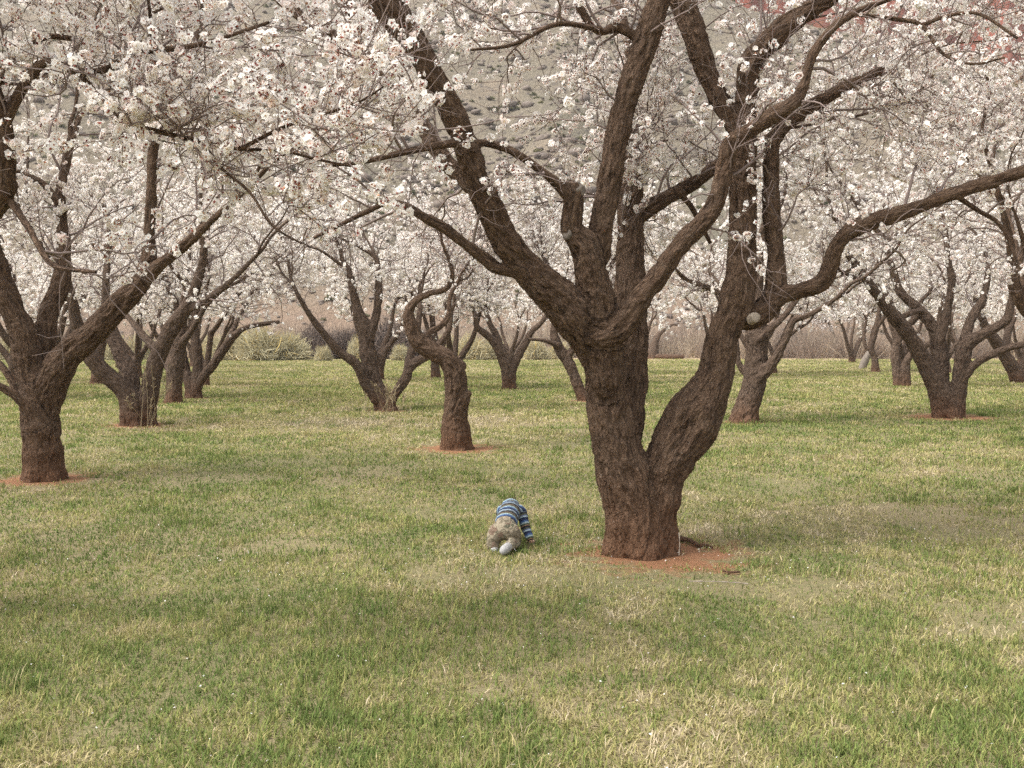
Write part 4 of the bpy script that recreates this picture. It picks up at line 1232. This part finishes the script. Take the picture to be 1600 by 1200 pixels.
# ------------------------------------------------------------ the crawling child
t = NT('skin')
M['skin'] = t.out(t.bsdf(t.mix(t.noise(t.n('ShaderNodeTexCoord').outputs['Object'], 30, 2), (0.60, 0.38, 0.29), (0.66, 0.43, 0.33)), .55))
t = NT('striped_knit')
s = t.attr('along').outputs['Fac']
ob = t.n('ShaderNodeTexCoord').outputs['Object']
fr = t.math('FRACT', t.math('MULTIPLY', s, 1 / 0.11))
navy, blue, ice, olive, orange, black, lav = (0.010, 0.018, 0.055), (0.05, 0.10, 0.215), (0.33, 0.42, 0.43), (0.06, 0.068, 0.038), (0.28, 0.15, 0.085), (0.010, 0.010, 0.013), (0.13, 0.15, 0.25)
col = t.ramp(fr, [(0, navy), (.2, blue), (.33, ice), (.42, olive), (.56, orange), (.60, black), (.74, olive), (.84, lav), (.92, ice)], 'CONSTANT')
col = t.mix(t.maprange(t.noise(ob, 140, 2), .3, .7, 0, .2), col, (0.12, 0.12, 0.13))
M['knit'] = t.out(t.bsdf(col, .9, t.noise(ob, 40, 3), .6, .01))
t = NT('camouflage_cotton')
ob = t.n('ShaderNodeTexCoord').outputs['Object']
c1 = t.noise(ob, 12, 2, .5, .8)
c2 = t.noise(t.scale(ob, (1.1, .9, 1)), 17, 2, .5, .8)
col = t.ramp(c1, [(0, (0.17, 0.14, 0.095)), (.46, (0.28, 0.235, 0.165)), (.55, (0.10, 0.095, 0.06)), (.62, (0.32, 0.275, 0.205))], 'CONSTANT')
col = t.mix(t.maprange(c2, .58, .62), col, (0.17, 0.115, 0.08))
M['camo'] = t.out(t.bsdf(col, .9, t.noise(t.scale(ob, (1, 1, 2.2)), 9, 3, .5, 1.2), .7, .03))
t = NT('grey_sock_fabric')
M['sock'] = t.out(t.bsdf(t.mix(t.noise(t.n('ShaderNodeTexCoord').outputs['Object'], 60, 3), (0.26, 0.255, 0.245), (0.40, 0.385, 0.365)), .9))
t = NT('brown_hair')
M['hair'] = t.out(t.bsdf((0.13, 0.075, 0.04), .6))
def K(px, Y, z):
    Y = Y - 0.12
    return np.array([(px - 800) / F * Y, Y, z])
pel = K(788, 7.47, .15)
waist = K(792, 7.57, .195)
chest = K(797, 7.70, .245)
neck = K(798, 7.81, .25)
head = K(798, 7.885, .225)
hipR, hipL = K(799, 7.47, .125), K(777, 7.47, .125)
kneR, kneL = K(804, 7.50, .055), K(770, 7.45, .055)
ankR, ankL = K(794, 7.28, .06), K(772, 7.43, .012)
toeR, toeL = K(786, 7.19, .048), K(772, 7.40, -.004)
shR, shL = K(814, 7.74, .235), K(784, 7.79, .235)
elR, elL = K(821, 7.69, .125), K(783, 7.85, .12)
wrR, wrL = K(829, 7.63, .045), K(782, 7.86, .04)
def chain(*q):
    return catmull(np.array([[*p, r] for p, r in q]), .012)
def fingers(wr, fwd, side):
    """palm, four bent fingers of unequal length and a thumb, flat on the grass"""
    out = []
    up = np.array([0, 0, 1.0])
    fwd = nrm(np.array(fwd, float))
    lat = np.cross(fwd, up) * side        # towards the thumb
    pc = wr + fwd * .022 - up * .012
    out.append(chain((wr, .014), (pc, .017), (pc + fwd * .014, .015)))
    out.append(chain((pc - lat * .01, .011), (pc + fwd * .016 - lat * .013, .0095)))
    for k, (o, ln) in enumerate(((.014, .030), (.005, .034), (-.004, .031), (-.013, .024))):
        b = pc + fwd * .02 + lat * o
        out.append(chain((b, .0052), (b + fwd * ln * .5 + up * .005 + lat * o * .25, .0048), (b + fwd * ln * .9 - up * .006 + lat * o * .4, .004)))
    b = pc + lat * .014
    out.append(chain((b, .006), (b + lat * .015 + fwd * .006, .0052), (b + lat * .019 + fwd * .02 - up * .004, .0045)))
    return out
body_ch = [chain((pel, .07), (waist, .064), (chest, .068), (neck, .04), (head, .045)),
           chain((hipR, .05), (kneR, .038), (ankR, .026), (toeR, .024)), chain((hipL, .05), (kneL, .038), (ankL, .028), (toeL, .024)),
           chain((chest, .045), (shR, .032), (elR, .026), (wrR, .019)), chain((chest, .045), (shL, .032), (elL, .027), (wrL, .019))]
body_ch += fingers(wrR, (.25, .9, -.25), -1) + fingers(wrL, (-.2, .95, -.2), 1)
fwd = nrm(np.array([-.05, .9, -.35]))
nose = head + fwd * .072 - np.array([0, 0, .01])
ex = [(head, (.066, .075, .072)), (nose, (.009, .011, .009)), (head + fwd * .052 - np.array([0, 0, .032]), (.03, .025, .02)),
      (head + np.array([.066, 0, -.01]), (.008, .014, .02)), (head + np.array([-.066, 0, -.01]), (.008, .014, .02)),
      (head + fwd * .062 + np.array([.024, 0, .006]), (.01, .008, .007)), (head + fwd * .062 + np.array([-.024, 0, .006]), (.01, .008, .007)),
      (head + fwd * .066 - np.array([0, 0, .036]), (.016, .008, .006))]
ex = [e if i else (e[0], e[1]) for i, e in enumerate(ex)]
V, N, Q, T = remesh_union(body_ch, .0042, 2, ex)
o0 = np.array([pel[0], pel[1], 0.0])
child = add('person', make_mesh('person', V - o0, [(Q, 0), (T, 0)], [M['skin']]), None, o0)
tag(child, 'small child in striped hooded top and camouflage trousers crawling away over the grass', 'person')
# clothes follow the same skeleton, a little fuller
def cloth(name, chains, along, mat, vox=.006, extra=(), wr=.004, seed=1):
    V, N, Q, T = remesh_union(chains, vox, 3, extra)
    V = V + N * (wr * fbm(V * np.array([12, 12, 26]), seed, 2) + wr * .3 * fbm(V * 50, seed + 2, 2))[:, None]
    al = along(V)
    return add(name, make_mesh(name, V - o0, [(Q, 0), (T, 0)], [mat], {'along': ('FLOAT', al)}), child)
sh_ch = [chain((pel * .3 + waist * .7, .086), (waist * .5 + chest * .5, .082), (chest, .08), (neck, .068)),
         chain((chest * .4 + shR * .6, .052), (shR, .044), (elR, .038), (wrR * .85 + elR * .15, .032)), chain((chest * .4 + shL * .6, .052), (shL, .044), (elL, .038), (wrL * .85 + elL * .15, .032))]
ax = nrm(neck - pel)
def al_shirt(V):
    dR = V - shR; aR = nrm(wrR - shR)
    dL = V - shL; aL = nrm(wrL - shL)
    s = (V - pel) @ ax - 0.25 * np.abs((V[:, 0] - pel[0] - (V[:, 1] - pel[1]) * .06)) * 0.4
    pr, plv = (dR @ aR), (dL @ aL)
    onR = (np.linalg.norm(dR - pr[:, None] * aR, axis=1) < .055) & (pr > .02) & (V[:, 0] > chest[0] + .07)
    onL = (np.linalg.norm(dL - plv[:, None] * aL, axis=1) < .055) & (plv > .02) & (V[:, 0] < chest[0] - .07)
    return np.where(onR, pr + .3, np.where(onL, plv + .3, s)) + .3
cloth('hooded_top', sh_ch, al_shirt, M['knit'], extra=[(head + np.array([0, -.022, .026]), (.072, .068, .072))])
tr_ch = [chain((pel, .085), (pel * .35 + waist * .65, .078)), chain((pel, .08), (hipR, .07), (kneR, .05), (ankR * .85 + kneR * .15, .038)), chain((pel, .08), (hipL, .07), (kneL, .05), (ankL * .8 + kneL * .2, .042))]
cloth('trousers', tr_ch, lambda V: V[:, 2], M['camo'], wr=.0025, seed=5)
for an, to, q in ((ankR, toeR, 1.0), (ankL, toeL, .95)):
    cloth('sock', [chain((an * 1.0, .033 * q), (an * .4 + to * .6, .036 * q), (to, .03 * q))], lambda V: V[:, 2], M['sock'], vox=.005, wr=.002)

# ------------------------------------------------------------ thin spring haze in the air over the valley
hz = NT('haze_air')
hv = hz.n('ShaderNodeVolumePrincipled', {'Color': (0.93, 0.92, 0.90, 1), 'Density': 0.0003, 'Anisotropy': 0.2}).outputs[0]
ho = hz.n('ShaderNodeOutputMaterial')
hz.t.links.new(hv, ho.inputs['Volume'])
x0, x1, y0, y1, z0, z1 = -950, 950, -60, 760, -6, 225
V = np.array([(x, y, z) for z in (z0, z1) for y in (y0, y1) for x in (x0, x1)], float)
Qd = np.array([(0, 2, 3, 1), (4, 5, 7, 6), (0, 1, 5, 4), (2, 6, 7, 3), (0, 4, 6, 2), (1, 3, 7, 5)])
tag(add('haze', make_mesh('haze', V, [(Qd, 0)], [hz.m], smooth=False)), kind='stuff')
